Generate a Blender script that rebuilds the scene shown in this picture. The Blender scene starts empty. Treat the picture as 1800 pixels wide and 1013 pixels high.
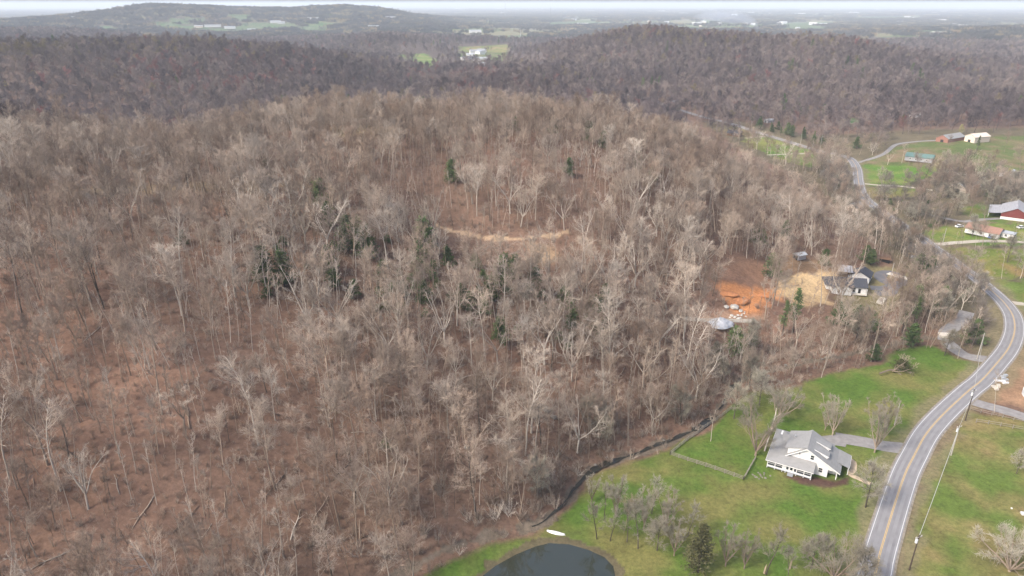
import bpy, math, random
import numpy as np
from mathutils import Vector, Matrix
R = math.radians
rnd = random.Random(7)
C = bpy.context.scene
COL = C.collection
# ---------------------------------------------------------------- camera, sky, sun, exposure
CAM_H, PITCH, FOC = 112.0, R(22.6), 1200 / 1800
cam = bpy.data.cameras.new('camera'); camo = bpy.data.objects.new('camera', cam); COL.objects.link(camo)
camo.location = (0, 0, CAM_H); camo.rotation_euler = (math.pi / 2 - PITCH, 0, 0)
cam.sensor_width = 36; cam.lens = 36 * FOC; cam.clip_start = 1; cam.clip_end = 90000
C.camera = camo
SUN_EL, SUN_AZ = R(45), R(240)          # azimuth clockwise from +Y: light from the left and behind
w = bpy.data.worlds.new('World'); C.world = w; w.use_nodes = True
nt = w.node_tree; sky = nt.nodes.new('ShaderNodeTexSky'); sky.sky_type = 'NISHITA'; sky.sun_disc = False
sky.sun_elevation = SUN_EL; sky.sun_rotation = SUN_AZ; sky.dust_density = 5.0; sky.air_density = 1.0; sky.ozone_density = 1.0
bg = nt.nodes['Background']; bg.inputs['Strength'].default_value = 0.135
nt.links.new(sky.outputs[0], bg.inputs[0])
sun = bpy.data.lights.new('sun', 'SUN'); suno = bpy.data.objects.new('sun', sun); COL.objects.link(suno)
sun.energy = 1.6; sun.angle = R(11); sun.color = (1.0, 0.95, 0.88)
sd = Vector((math.sin(SUN_AZ) * math.cos(SUN_EL), math.cos(SUN_AZ) * math.cos(SUN_EL), math.sin(SUN_EL)))
suno.rotation_euler = sd.to_track_quat('Z', 'Y').to_euler()
V = C.view_settings; V.view_transform = 'Standard'; V.look = 'None'; V.gamma = 1; V.exposure = 1.15
cy = C.cycles
cy.max_bounces = 4; cy.diffuse_bounces = 2; cy.glossy_bounces = 2; cy.transmission_bounces = 2; cy.volume_bounces = 1; cy.transparent_max_bounces = 4
cy.use_denoising = True; cy.use_adaptive_sampling = True; cy.adaptive_threshold = 0.02; cy.caustics_reflective = False; cy.caustics_refractive = False

# ---------------------------------------------------------------- helpers
def lin(r, g, b):
    f = lambda c: c / 12.92 if c <= .04045 else ((c + .055) / 1.055) ** 2.4
    return (f(r / 255), f(g / 255), f(b / 255))
def tag(o, label=None, cat=None, group=None, kind=None):
    if label: o['label'] = label
    if cat: o['category'] = cat
    if group: o['group'] = group
    if kind: o['kind'] = kind
    return o
def empty(name, loc, rz=0, label=None, cat=None, group=None):
    o = bpy.data.objects.new(name, None); COL.objects.link(o); o.location = loc; o.rotation_euler = (0, 0, rz)
    o.empty_display_size = 1
    return tag(o, label, cat, group)
def copy_tree(o, parent=None):
    c = o.copy(); COL.objects.link(c)
    if parent: c.parent = parent
    for ch in list(o.children): copy_tree(ch, c)
    return c
class MB:
    def __init__(s): s.v = []; s.f = []; s.m = []
    def add(s, vs, fs, m=0):
        k = len(s.v); s.v += [tuple(p) for p in vs]; s.f += [tuple(i + k for i in f) for f in fs]; s.m += [m] * len(fs)
    def box(s, x0, y0, z0, x1, y1, z1, m=0):
        s.add([(x0, y0, z0), (x1, y0, z0), (x1, y1, z0), (x0, y1, z0), (x0, y0, z1), (x1, y0, z1), (x1, y1, z1), (x0, y1, z1)],
              [(3, 2, 1, 0), (4, 5, 6, 7), (0, 1, 5, 4), (1, 2, 6, 5), (2, 3, 7, 6), (3, 0, 4, 7)], m)
    def slab(s, pts, th=.12, m=0):
        n = len(pts); s.add(list(pts) + [(p[0], p[1], p[2] - th) for p in pts],
              [tuple(range(n)), tuple(range(2 * n - 1, n - 1, -1))] + [(i, i + n, (i + 1) % n + n, (i + 1) % n) for i in range(n)], m)
    def prism(s, prof, t0, t1, m=0, axis='y'):
        n = len(prof)
        q = (lambda a, z, t: (a, t, z)) if axis == 'y' else (lambda a, z, t: (t, a, z))
        s.add([q(a, z, t0) for a, z in prof] + [q(a, z, t1) for a, z in prof],
              [tuple(range(n)), tuple(range(2 * n - 1, n - 1, -1))] + [(i, i + n, (i + 1) % n + n, (i + 1) % n) for i in range(n)], m)
    def tube(s, pts, rad, n=5, m=0):
        k = len(s.v); P = [Vector(p) for p in pts]; L = len(P)
        d = (P[-1] - P[0]).normalized(); a = d.orthogonal().normalized()
        tip = rad[-1] <= 0
        for i, p in enumerate(P):
            t = (P[min(i + 1, L - 1)] - P[max(i - 1, 0)]).normalized()
            u = (a - t * a.dot(t)).normalized(); v_ = t.cross(u)
            if tip and i == L - 1: s.v.append(tuple(p)); break
            for j in range(n):
                c, sn = math.cos(2 * math.pi * j / n) * rad[i], math.sin(2 * math.pi * j / n) * rad[i]
                s.v.append((p.x + u.x * c + v_.x * sn, p.y + u.y * c + v_.y * sn, p.z + u.z * c + v_.z * sn))
        for i in range(L - 1):
            b = k + i * n
            if tip and i == L - 2:
                for j in range(n): s.f.append((b + j, b + (j + 1) % n, b + n)); s.m.append(m)
            else:
                for j in range(n): s.f.append((b + j, b + (j + 1) % n, b + n + (j + 1) % n, b + n + j)); s.m.append(m)
        if not tip: s.f.append(tuple(range(k + (L - 1) * n, k + L * n))); s.m.append(m)
    def mesh(s, name, mats, smooth=False):
        me = bpy.data.meshes.new(name); me.from_pydata(s.v, [], s.f)
        for mt in (mats if isinstance(mats, (list, tuple)) else [mats]): me.materials.append(mt)
        if max(s.m, default=0): me.polygons.foreach_set('material_index', s.m)
        if smooth: me.polygons.foreach_set('use_smooth', [True] * len(me.polygons))
        me.update(); return me
    def build(s, name, mats, parent=None, smooth=False, loc=None):
        o = bpy.data.objects.new(name, s.mesh(name, mats, smooth)); COL.objects.link(o)
        if parent: o.parent = parent
        if loc: o.location = loc
        return o
def vnoise(x, y, s, seed=0):
    x = np.asarray(x, float) / s + 1000.3 + seed * 17.7; y = np.asarray(y, float) / s + 1000.7 + seed * 9.1
    xi, yi = np.floor(x), np.floor(y); fx, fy = x - xi, y - yi
    fx = fx * fx * (3 - 2 * fx); fy = fy * fy * (3 - 2 * fy)
    def h(a, b):
        q = np.sin(a * 127.1 + b * 311.7 + seed * 74.7) * 43758.5453; return q - np.floor(q)
    return (h(xi, yi) * (1 - fx) + h(xi + 1, yi) * fx) * (1 - fy) + (h(xi, yi + 1) * (1 - fx) + h(xi + 1, yi + 1) * fx) * fy
def fbm(x, y, s, seed=0, o=3): return sum(vnoise(x, y, s / 2 ** i, seed + i) * .5 ** i for i in range(o)) / sum(.5 ** i for i in range(o))

# ---------------------------------------------------------------- materials
def mat(name, col, rough=.85, noise=0.0, scale=3.0, rand=0.0, spec=.3, stretch=None, metal=0, bump=0):
    m = bpy.data.materials.new(name); m.use_nodes = True; n = m.node_tree; b = n.nodes['Principled BSDF']
    b.inputs['Roughness'].default_value = rough; b.inputs['Specular IOR Level'].default_value = spec; b.inputs['Metallic'].default_value = metal
    b.inputs['Base Color'].default_value = (*col, 1)
    last = None
    if noise or rand:
        rgb = n.nodes.new('ShaderNodeRGB'); rgb.outputs[0].default_value = (*col, 1); last = rgb.outputs[0]
    def scale_by(val):
        nonlocal last
        vm = n.nodes.new('ShaderNodeVectorMath'); vm.operation = 'SCALE'; n.links.new(last, vm.inputs[0]); n.links.new(val, vm.inputs['Scale']); last = vm.outputs[0]
    def rng(src, lo, hi, a=0, bb=1):
        mr = n.nodes.new('ShaderNodeMapRange'); n.links.new(src, mr.inputs[0]); mr.inputs[1].default_value = a; mr.inputs[2].default_value = bb
        mr.inputs[3].default_value = lo; mr.inputs[4].default_value = hi; return mr.outputs[0]
    if noise:
        tc = n.nodes.new('ShaderNodeTexCoord'); src = tc.outputs['Object']
        if stretch:
            mp = n.nodes.new('ShaderNodeMapping'); mp.inputs['Scale'].default_value = stretch; n.links.new(src, mp.inputs[0]); src = mp.outputs[0]
        tx = n.nodes.new('ShaderNodeTexNoise'); tx.inputs['Scale'].default_value = scale; tx.inputs['Detail'].default_value = 5; n.links.new(src, tx.inputs[0])
        scale_by(rng(tx.outputs[0], 1 - noise, 1 + noise, .25, .75))
        if bump:
            bp = n.nodes.new('ShaderNodeBump'); bp.inputs['Strength'].default_value = bump; n.links.new(tx.outputs[0], bp.inputs['Height']); n.links.new(bp.outputs[0], b.inputs['Normal'])
    if rand:
        oi = n.nodes.new('ShaderNodeObjectInfo'); scale_by(rng(oi.outputs['Random'], 1 - rand, 1 + rand))
    if last: n.links.new(last, b.inputs['Base Color'])
    return m
def tree_mat(name, c1, c2, c3, patch=60.0, rand=.22):
    """bark or twig colour: differs from tree to tree (random) and from stand to stand (where the tree grows)"""
    m = bpy.data.materials.new(name); m.use_nodes = True; n = m.node_tree; b = n.nodes['Principled BSDF']
    b.inputs['Roughness'].default_value = .9; b.inputs['Specular IOR Level'].default_value = .15
    oi = n.nodes.new('ShaderNodeObjectInfo')
    tx = n.nodes.new('ShaderNodeTexNoise'); tx.inputs['Scale'].default_value = 1 / patch; tx.inputs['Detail'].default_value = 2
    n.links.new(oi.outputs['Location'], tx.inputs[0])
    add = n.nodes.new('ShaderNodeMath'); add.operation = 'MULTIPLY_ADD'; n.links.new(oi.outputs['Random'], add.inputs[0]); add.inputs[1].default_value = .5
    n.links.new(tx.outputs[0], add.inputs[2])
    rp = n.nodes.new('ShaderNodeValToRGB'); e = rp.color_ramp.elements
    e[0].position = .5; e[0].color = (*c1, 1); e[1].position = 1.0; e[1].color = (*c3, 1); k = e.new(.75); k.color = (*c2, 1)
    n.links.new(add.outputs[0], rp.inputs[0])
    mu = n.nodes.new('ShaderNodeMath'); mu.operation = 'MULTIPLY'; mu.inputs[1].default_value = 7.31; n.links.new(oi.outputs['Random'], mu.inputs[0])
    fr = n.nodes.new('ShaderNodeMath'); fr.operation = 'FRACT'; n.links.new(mu.outputs[0], fr.inputs[0])
    mr = n.nodes.new('ShaderNodeMapRange'); n.links.new(fr.outputs[0], mr.inputs[0]); mr.inputs[3].default_value = 1 - rand; mr.inputs[4].default_value = 1 + rand
    vm = n.nodes.new('ShaderNodeVectorMath'); vm.operation = 'SCALE'; n.links.new(rp.outputs[0], vm.inputs[0]); n.links.new(mr.outputs[0], vm.inputs['Scale'])
    n.links.new(vm.outputs[0], b.inputs['Base Color'])
    return m
M = dict(
    bark=tree_mat('bark_grey', (.17, .13, .10), (.23, .18, .14), (.30, .245, .195)),
    twig=tree_mat('twig_brown', (.225, .165, .125), (.275, .215, .17), (.335, .28, .23)),
    pale=tree_mat('bark_pale', (.33, .285, .235), (.41, .36, .305), (.50, .45, .39)),
    ptwig=tree_mat('twig_pale', (.30, .24, .185), (.35, .29, .235), (.41, .36, .305)),
    dark=tree_mat('bark_dark', (.065, .055, .045), (.09, .075, .06), (.12, .10, .085)),
    tan=tree_mat('bark_tan', (.24, .185, .14), (.30, .235, .18), (.35, .28, .22)),
    ftwig=tree_mat('twig_far', (.085, .068, .072), (.145, .116, .116), (.22, .18, .16), 190),
    fred=tree_mat('twig_bud', (.20, .09, .085), (.24, .115, .105), (.22, .13, .12), 140),
    foli=tree_mat('twig_olive', (.16, .13, .075), (.20, .165, .09), (.22, .17, .11), 140),
    plain=tree_mat('woods_plain', (.035, .04, .042), (.055, .06, .055), (.085, .08, .07), 900), ytwig=tree_mat('twig_yard', (.20, .182, .14), (.25, .23, .182), (.31, .288, .235)), bud2=tree_mat('twig_grey', (.13, .115, .10), (.17, .15, .13), (.21, .19, .165)),
    yellow=tree_mat('leaf_yellow', (.30, .27, .10), (.34, .30, .12), (.36, .33, .15)),
    cedar=tree_mat('needle_green', (.062, .095, .036), (.08, .12, .045), (.10, .14, .055), 40),
    cedarb=tree_mat('needle_bronze', (.065, .07, .032), (.08, .082, .038), (.09, .088, .045), 40),
    white=mat('white_siding', (.62, .62, .615), .6, .06, 2.0, stretch=(.3, .3, 6)),
    trim=mat('white_trim', (.66, .66, .65), .5),
    shingle=mat('shingle_grey', (.235, .235, .232), .9, .10, .8, stretch=(1, 1, 5)), wear=mat('asphalt_worn', (.185, .182, .187), .9, .15, .3), crock=mat('creek_rock', (.17, .155, .135), .9, .25, 1.2, rand=.3),
    shingled=mat('shingle_dark', (.052, .056, .068), .85, .2, 2.0),
    glass=mat('window_glass', (.02, .025, .03), .12, spec=.6),
    screen=mat('screen_dark', (.035, .04, .048), .5),
    deck=mat('deck_grey', (.25, .26, .28), .8, .1),
    mulch=mat('mulch', (.085, .05, .04), .95, .3, 1.5),
    asphalt=mat('asphalt', (.215, .212, .218), .9, .12, .25, spec=.2),
    shoulder=mat('gravel_shoulder', (.21, .185, .15), .95, .35, 1.2),
    gravel=mat('gravel', (.215, .205, .20), .95, .2, .8),
    ltgravel=mat('gravel_pale', (.36, .325, .27), .95, .15, .6),
    blacktop=mat('blacktop', (.12, .12, .128), .85, .15, .4),
    stone=mat('flagstone', (.42, .33, .23), .9, .25, 1.5),
    yline=mat('paint_yellow', (.48, .33, .13), .7, .12, 2),
    wline=mat('paint_white', (.5, .5, .5), .7, .08, 2),
    wood=mat('fence_wood', (.24, .215, .175), .9, .2, 3),
    pole=mat('pole_wood', (.06, .045, .035), .9, .2, 3),
    palepole=mat('pole_grey', (.33, .31, .28), .9, .15, 3),
    metal=mat('metal_grey', (.42, .44, .46), .45, metal=.3),
    wire=mat('wire_grey', (.36, .37, .34), .7),
    water=None, creek=None,
    rock=mat('limestone', (.44, .42, .38), .9, .25, 1.2, rand=.2),
    conc=mat('concrete', (.5, .46, .40), .9, .12, 1.0),
    tarp=mat('white_plastic', (.55, .56, .58), .5, .18, .9),
    hull=mat('boat_white', (.75, .73, .78), .4),
    redwall=mat('barn_red', (.15, .035, .033), .8, .15, 2, stretch=(3, 3, .3)),
    redroof=mat('roof_terracotta', (.25, .145, .11), .8, .15, 1.5),
    tin=mat('roof_tin', (.30, .30, .315), .55, .2, .7, stretch=(4, .3, 1)),
    green=mat('roof_green', (.10, .17, .155), .55, .12, 1.0),
    brick=mat('brick', (.26, .13, .10), .9, .2, 3),
    beige=mat('beige_siding', (.58, .50, .42), .8, .08, 2),
    timber=mat('timber_brown', (.13, .075, .045), .9, .2, 2),
    oclay=mat('clay_orange', (.37, .16, .07), .95, .3, 1.2), tclay=mat('soil_tan', (.38, .26, .14), .95, .25, 1.2),
    black=mat('black_paint', (.015, .015, .016), .5),
    blue=mat('car_blue', (.10, .16, .3), .3), red=mat('car_red', (.35, .03, .03), .3),
)
def water_mat(name, col, rough, bump, scale, spec=.5):
    m = mat(name, col, rough, spec=spec); n = m.node_tree; b = n.nodes['Principled BSDF']
    tc = n.nodes.new('ShaderNodeTexCoord'); tx = n.nodes.new('ShaderNodeTexNoise'); tx.inputs['Scale'].default_value = scale; tx.inputs['Detail'].default_value = 3
    n.links.new(tc.outputs['Object'], tx.inputs[0]); bp = n.nodes.new('ShaderNodeBump'); bp.inputs['Strength'].default_value = bump; bp.inputs['Distance'].default_value = .1
    n.links.new(tx.outputs[0], bp.inputs['Height']); n.links.new(bp.outputs[0], b.inputs['Normal']); return m
M['water'] = water_mat('pond_water', (.028, .033, .024), .0, .015, 1.2, 1.0)
M['creek'] = water_mat('creek_water', (.03, .03, .026), .06, .6, .7)

# ---------------------------------------------------------------- terrain
SP, CP = math.sin(PITCH), math.cos(PITCH)
def ray(px, py):
    u = (px - 900) / 1200; v = (py - 506.5) / 1200
    return u, CP - v * SP, -(SP + v * CP)
def at(px, py, z=0.0):
    a, b, c = ray(px, py); d = (CAM_H - z) / -c
    return a * d, b * d
def proj(x, y, z):
    dz = z - CAM_H; d = y * CP - dz * SP
    return 900 + 1200 * x / d, 506.5 - 1200 * (y * SP + dz * CP) / d
ctl = []
for px, py, z in [
    # valley floor by the road, the fields and the houses
    (1100, 1013, 0), (1300, 1000, 0), (1500, 950, 0), (1800, 1000, 1), (1700, 850, .5), (1800, 750, 1), (1500, 750, 0), (1400, 690, 0), (1250, 790, 0),
    (1650, 650, 0), (1785, 580, 0), (1800, 500, 2), (1700, 465, .5), (1750, 430, 2), (1800, 380, 4), (1620, 420, 0), (1560, 480, 1), (1600, 560, 0),
    (1480, 560, 1.5), (1450, 480, 4), (1400, 505, 4), (1330, 500, 8), (1280, 470, 14), (1400, 445, 10), (1500, 440, 5), (1540, 400, 2), (1507, 319, 0), (1492, 278, 0),
    (1390, 250, 0), (1284, 220, 1), (1227, 209, 2), (1640, 275, 5), (1750, 255, 7), (1680, 238, 9), (1700, 305, 4), (1780, 330, 4), (1600, 310, 1), (1560, 350, 0),
    (1350, 265, 0), (1430, 295, 0), (1300, 600, 2), (1400, 590, 1),
    # the wooded hill in front
    (960, 920, 0), (1040, 820, 0), (1150, 775, 0), (1240, 735, 0), (1290, 660, 1), (700, 1000, 1.5), (400, 1000, 6), (0, 1000, 12), (850, 850, 4), (600, 850, 9), (300, 850, 15), (0, 800, 21),
    (1100, 700, 5), (900, 650, 13), (600, 650, 21), (300, 600, 30), (0, 600, 32), (1200, 620, 6), (1000, 550, 16), (800, 500, 24), (500, 480, 34), (200, 450, 40), (0, 430, 42),
    (1200, 480, 14), (1000, 430, 27), (800, 410, 30), (600, 380, 40), (1300, 400, 14), (1150, 350, 30), (900, 320, 41), (700, 300, 46), (400, 300, 49), (0, 300, 47),
    (0, 246, 46), (300, 270, 47), (560, 224, 50), (850, 216, 50), (1050, 224, 46), (1140, 245, 38), (1230, 268, 28), (1330, 322, 15), (1420, 360, 7), (1480, 400, 4),
    # the hill beyond it on one side, the gap, the long hill on the other
    (0, 112, 54), (150, 98, 54), (330, 84, 52), (450, 98, 46), (600, 118, 32), (680, 132, 18), (730, 146, 9), (0, 185, 22), (300, 205, 15), (600, 170, 10), (740, 152, 7), (300, 140, 35), (100, 150, 36),
    (800, 155, 17), (900, 155, 20), (1000, 155, 17), (740, 108, 4), (840, 88, 2), (850, 110, 3),
    (1250, 205, 3), (1400, 228, 2), (1550, 212, 5), (1700, 200, 9), (1100, 125, 22), (1300, 130, 27), (1500, 140, 24), (950, 103, 19), (1000, 90, 32), (1060, 74, 48), (1130, 57, 65), (1210, 66, 57), (1300, 76, 49), (1500, 90, 43), (1600, 112, 27),
    (1660, 128, 18), (1720, 146, 10), (1800, 168, 7), (890, 120, 12), (1800, 200, 12),
    # farther ridges and fields
    (650, 75, 26), (600, 92, 6), (400, 46, 28), (200, 54, 24), (500, 48, 24), (50, 60, 40), (0, 80, 30), 
]:
    x, y = at(px, py, z); ctl.append((x, y, z))
for az, d, z in [(-45, 60, 8), (-20, 60, 2), (0, 60, 0), (20, 60, 0), (45, 60, 0), (-60, 150, 24), (60, 150, 2), (60, 400, 6), (-60, 400, 40), (120, 80, 0), (-120, 80, 5), (180, 80, 0),
                 (180, 600, 5), (120, 600, 5), (-120, 600, 20), (-37, 470, 26), (-28, 450, 24), (-20, 500, 18), (-10, 540, 14), (0, 560, 14), (8, 540, 10), (14, 640, 4), (-35, 1500, 14), (-22, 1500, 8), (-12, 1450, 5),
                 (6, 1900, 5), (14, 1800, 4), (24, 1700, 5), (34, 1500, 8), (34, 3000, 30), (28, 2900, 12), (36, 1900, 8), (-26, 3600, 100), (-22, 3700, 92), (-30, 3900, 55), (-36, 3600, 40), (-12, 3900, 92), (-15, 3900, 88), (-18, 3800, 78), (-9, 3900, 72),
                 (-6, 3900, 30), (-2, 4000, 4), (-40, 5000, 10), (-25, 6000, 5), (-10, 6500, 0), (0, 3000, 3), (10, 3500, 2), (20, 3500, 2), (32, 4200, 2), (45, 4000, 5)] + \
                [(a, 9000, 0) for a in range(-60, 61, 20)] + [(a, 30000, 0) for a in range(-180, 180, 30)] + [(a, 4000, 5) for a in (-150, -90, 90, 150, -60, 60)]:
    ctl.append((d * math.sin(R(az)), d * math.cos(R(az)), z))
ctl = np.array(ctl)
def spc(x, y):
    r = np.hypot(x, y); a = np.arctan2(x, y); l = np.log(np.maximum(r, 20)) * 3
    return np.stack([np.sin(a) * 4.5, np.cos(a) * 4.5, l], -1)
cs = spc(ctl[:, 0], ctl[:, 1]); RB = .18
K = np.sqrt(((cs[:, None] - cs[None]) ** 2).sum(-1) + RB * RB)
n_ = len(cs); A = np.zeros((n_ + 1, n_ + 1)); A[:n_, :n_] = K - np.eye(n_) * .01; A[:n_, n_] = 1; A[n_, :n_] = 1
wt = np.linalg.solve(A, np.append(ctl[:, 2], 0))
def T0(x, y):
    x = np.asarray(x, float); y = np.asarray(y, float); sh = x.shape; x = x.ravel(); y = y.ravel(); out = np.empty(len(x))
    for i in range(0, len(x), 20000):
        s = spc(x[i:i + 20000], y[i:i + 20000])
        d2 = (s ** 2).sum(1)[:, None] + (cs ** 2).sum(1)[None] - 2 * s @ cs.T
        out[i:i + 20000] = np.sqrt(np.maximum(d2, 0) + RB * RB) @ wt[:n_] + wt[n_]
    out = np.maximum(out, -.5)
    amp = np.clip((out - 3) / 15, 0, 1)
    out = out + amp * ((fbm(x, y, 70, 3) - .5) * 7 + (fbm(x, y, 18, 8, 2) - .5) * 1.6)
    far = np.clip((np.hypot(x, y) - 700) / 600, 0, 1) * amp
    out = out + far * (fbm(x, y, 240, 5) - .5) * 17
    return out.reshape(sh)
def ground_px(pts, T=None):
    """where the sight line through each photograph point meets the land"""
    T = T or T0; d = np.geomspace(60, 30000, 1600); res = []
    for px, py in pts:
        a, b, c = ray(px, py); z = CAM_H + c * d; h = T(a * d, b * d); k = int(np.argmax(z < h))
        if k == 0: k = len(d) - 1
        e0 = z[k - 1] - h[k - 1]; e1 = z[k] - h[k]; q = d[k - 1] + (d[k] - d[k - 1]) * (e0 / (e0 - e1) if e0 != e1 else 0)
        res.append((a * q, b * q))
    return res
def smooth_line(pts, step=2.0):
    P = np.array(pts, float); out = []
    Q = np.vstack([2 * P[0] - P[1], P, 2 * P[-1] - P[-2]])
    for i in range(1, len(Q) - 2):
        p0, p1, p2, p3 = Q[i - 1], Q[i], Q[i + 1], Q[i + 2]; L = np.hypot(*(p2 - p1)); n = max(2, int(L / step))
        for k in range(n):
            t = k / n; out.append(.5 * ((2 * p1) + (-p0 + p2) * t + (2 * p0 - 5 * p1 + 4 * p2 - p3) * t * t + (-p0 + 3 * p1 - 3 * p2 + p3) * t ** 3))
    out.append(P[-1]); return np.array(out)
def dist_line(x, y, L):
    """distance of points to a polyline and the index of the nearest vertex"""
    best = np.full(x.shape, 1e9); idx = np.zeros(x.shape, int)
    lo = L.min(0) - 40; hi = L.max(0) + 40
    sel = np.where((x > lo[0]) & (x < hi[0]) & (y > lo[1]) & (y < hi[1]))[0]
    for i in range(0, len(sel), 4000):
        s = sel[i:i + 4000]; d = np.hypot(x[s, None] - L[None, :, 0], y[s, None] - L[None, :, 1]); k = d.argmin(1); best[s] = d[np.arange(len(s)), k]; idx[s] = k
    return best, idx
def inside(x, y, poly):
    P = np.array(poly); r = np.zeros(x.shape, bool); j = len(P) - 1
    for i in range(len(P)):
        xi, yi = P[i]; xj, yj = P[j]
        c = ((yi > y) != (yj > y)) & (x < (xj - xi) * (y - yi) / (yj - yi + 1e-12) + xi); r ^= c; j = i
    return r
# main road: near part traced along its yellow line, far part beyond the woods
road_px = [(1500, 1090), (1537, 1013), (1549, 965), (1586, 847), (1608, 800), (1629, 763), (1660, 728), (1703, 688), (1724, 671), (1750, 642), (1773, 612), (1783, 583), (1780, 558), (1767, 538), (1750, 521), (1723, 498),
           (1696, 477), (1670, 457), (1646, 440), (1619, 420), (1580, 395), (1540, 368), (1516, 345), (1509, 319), (1506, 296), (1494, 279), (1472, 272), (1442, 266), (1388, 250), (1334, 235), (1284, 220), (1227, 209)]
ROAD = smooth_line([at(*p) for p in road_px] + [(150, 820), (90, 900)])
side_px = dict(
    gravel_driveway=[(1592, 789), (1560, 786), (1520, 778), (1470, 770)],
    side_drive=[(1712, 706), (1745, 716), (1800, 733), (1900, 765)],
    creek_drive=[(1738, 633), (1700, 627), (1672, 608), (1664, 585), (1690, 565), (1700, 548)],
    loop_drive=[(1530, 505), (1555, 508), (1580, 500), (1582, 487), (1566, 478), (1552, 478), (1548, 486), (1556, 495), (1568, 503), (1562, 517), (1540, 516)],
    home_lane=[(1618, 424), (1640, 430), (1690, 427), (1740, 424), (1850, 428)],
    field_lane=[(1507, 322), (1540, 326), (1580, 328), (1640, 334)],
    brick_lane=[(1500, 287), (1530, 280), (1555, 270), (1575, 255), (1610, 249), (1648, 246)],
    lawn_lane=[(1442, 269), (1400, 271), (1350, 272)], lawn_lane2=[(1345, 240), (1310, 243)],
    barn_lane=[(1800, 388), (1760, 384), (1720, 387), (1690, 390), (1640, 380)],
    bend_lane=[(1774, 530), (1800, 533), (1850, 540)],
    wood_trail=[(770, 398), (800, 407), (850, 417), (905, 420), (950, 416), (1000, 409)],
    site_track=[(1200, 552), (1225, 560), (1270, 566), (1330, 569)],
)
LINES = {k: smooth_line(ground_px(v), 1.5) for k, v in side_px.items()}
WID = dict(gravel_driveway=2.6, side_drive=2.4, creek_drive=2.6, loop_drive=2.6, home_lane=2.0, field_lane=1.6, brick_lane=1.7, lawn_lane=1.6, lawn_lane2=1.6, barn_lane=1.8, bend_lane=1.8, wood_trail=1.3, site_track=1.6)
CREEK = smooth_line(ground_px([(560, 1090), (640, 1030), (700, 1003), (770, 968), (830, 945), (900, 928), (945, 918), (975, 897), (998, 872), (1015, 845), (1048, 817), (1095, 802), (1150, 783), (1200, 763), (1240, 741), (1272, 705), (1300, 665), (1350, 650), (1420, 632), (1500, 618), (1580, 600), (1640, 590), (1690, 600), (1725, 590), (1742, 565), (1735, 545)]), 1.5)
POND_W = ground_px([(835, 1020), (870, 992), (905, 973), (940, 960), (965, 955), (1000, 958), (1035, 968), (1062, 980), (1078, 995), (1082, 1013), (1080, 1040), (1040, 1075), (960, 1090), (860, 1080), (815, 1045)])
pw = smooth_line(POND_W + POND_W[:1], .6)
zr_road = None
def T(x, y):
    global zr_road
    x = np.asarray(x, float); y = np.asarray(y, float); sh = x.shape; x = x.ravel(); y = y.ravel(); z = T0(x, y)
    for L, half in [(LINES[k], WID[k] + .6) for k in LINES if k not in ('wood_trail',)] + [(ROAD, 4.6)]:
        key = id(L)
        if key not in ZC:
            zz = T0(L[:, 0], L[:, 1]); kk = 15; zz = np.convolve(np.pad(zz, kk, mode='edge'), np.ones(2 * kk + 1) / (2 * kk + 1), 'valid'); ZC[key] = zz
        d, i = dist_line(x, y, L); f = np.clip((d - half) / (half * 1.6), 0, 1); f = f * f * (3 - 2 * f)
        s = d < half * 2.6; z[s] = (ZC[key][i] * (1 - f) + z * f)[s]
    d, i = dist_line(x, y, CREEK); s = d < 7; z[s] -= (1.0 * (1 - np.clip((d - 1.0) / 4.5, 0, 1)) ** 1.3)[s]; z[s] += ((vnoise(x, y, 2.2, 15) - .5) * .5 * (d < 3.5))[s]
    d, i = dist_line(x, y, pw); ins = inside(x, y, POND_W); near = d < 9
    sd_ = np.where(ins, -d, d)
    s = near | ins
    z[s] = np.where(ins, -.35 - np.minimum(d * .4, 1.5), -.35 + (z + .35) * np.clip(d / 4, 0, 1))[s]
    return z.reshape(sh)
ZC = {}
# ---- what covers the land (real surface colours), painted from measured outlines
def poly(px): return ground_px(px)
cover = []   # (outline, colour, kind, edge softness)
G1, G2, G3 = (.09, .122, .028), (.115, .13, .038), (.155, .135, .055)
fieldA = poly([(1006, 884), (1024, 862), (1046, 832), (1092, 815), (1160, 797), (1245, 752), (1290, 705), (1330, 692), (1420, 672), (1530, 642), (1580, 616), (1645, 612), (1722, 648), (1690, 690), (1640, 750), (1600, 795), (1570, 855), (1545, 940), (1520, 1013), (1490, 1090), (640, 1090), (740, 1013), (790, 985), (860, 955), (940, 938), (975, 915)])
fieldB = poly([(1540, 1090), (1575, 1013), (1606, 900), (1650, 795), (1700, 722), (1800, 742), (1950, 790), (2100, 1090)])
site = poly([(1722, 690), (1760, 655), (1785, 615), (1900, 620), (1900, 750), (1800, 722), (1740, 705)])
orchard = poly([(1650, 438), (1720, 436), (1900, 440), (1900, 500), (1800, 488), (1735, 490), (1700, 472)])
orchard2 = poly([(1730, 493), (1800, 492), (1900, 505), (1900, 560), (1800, 548), (1788, 530), (1755, 512)])
lawnC = poly([(1615, 406), (1680, 398), (1740, 395), (1900, 392), (1900, 432), (1700, 431), (1640, 432)])
lawnBarn = poly([(1690, 372), (1720, 355), (1780, 375), (1850, 384), (1850, 390), (1740, 391)])
fieldD = poly([(1508, 292), (1560, 287), (1640, 292), (1655, 306), (1600, 322), (1540, 328), (1508, 328)])
fieldD2 = poly([(1510, 330), (1600, 331), (1640, 340), (1570, 349), (1520, 346)])
fieldE = poly([(1305, 240), (1345, 240), (1400, 256), (1444, 268), (1446, 292), (1410, 292), (1370, 280), (1320, 258)])
fieldE2 = poly([(1290, 222), (1340, 238), (1305, 240), (1280, 228)])
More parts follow.
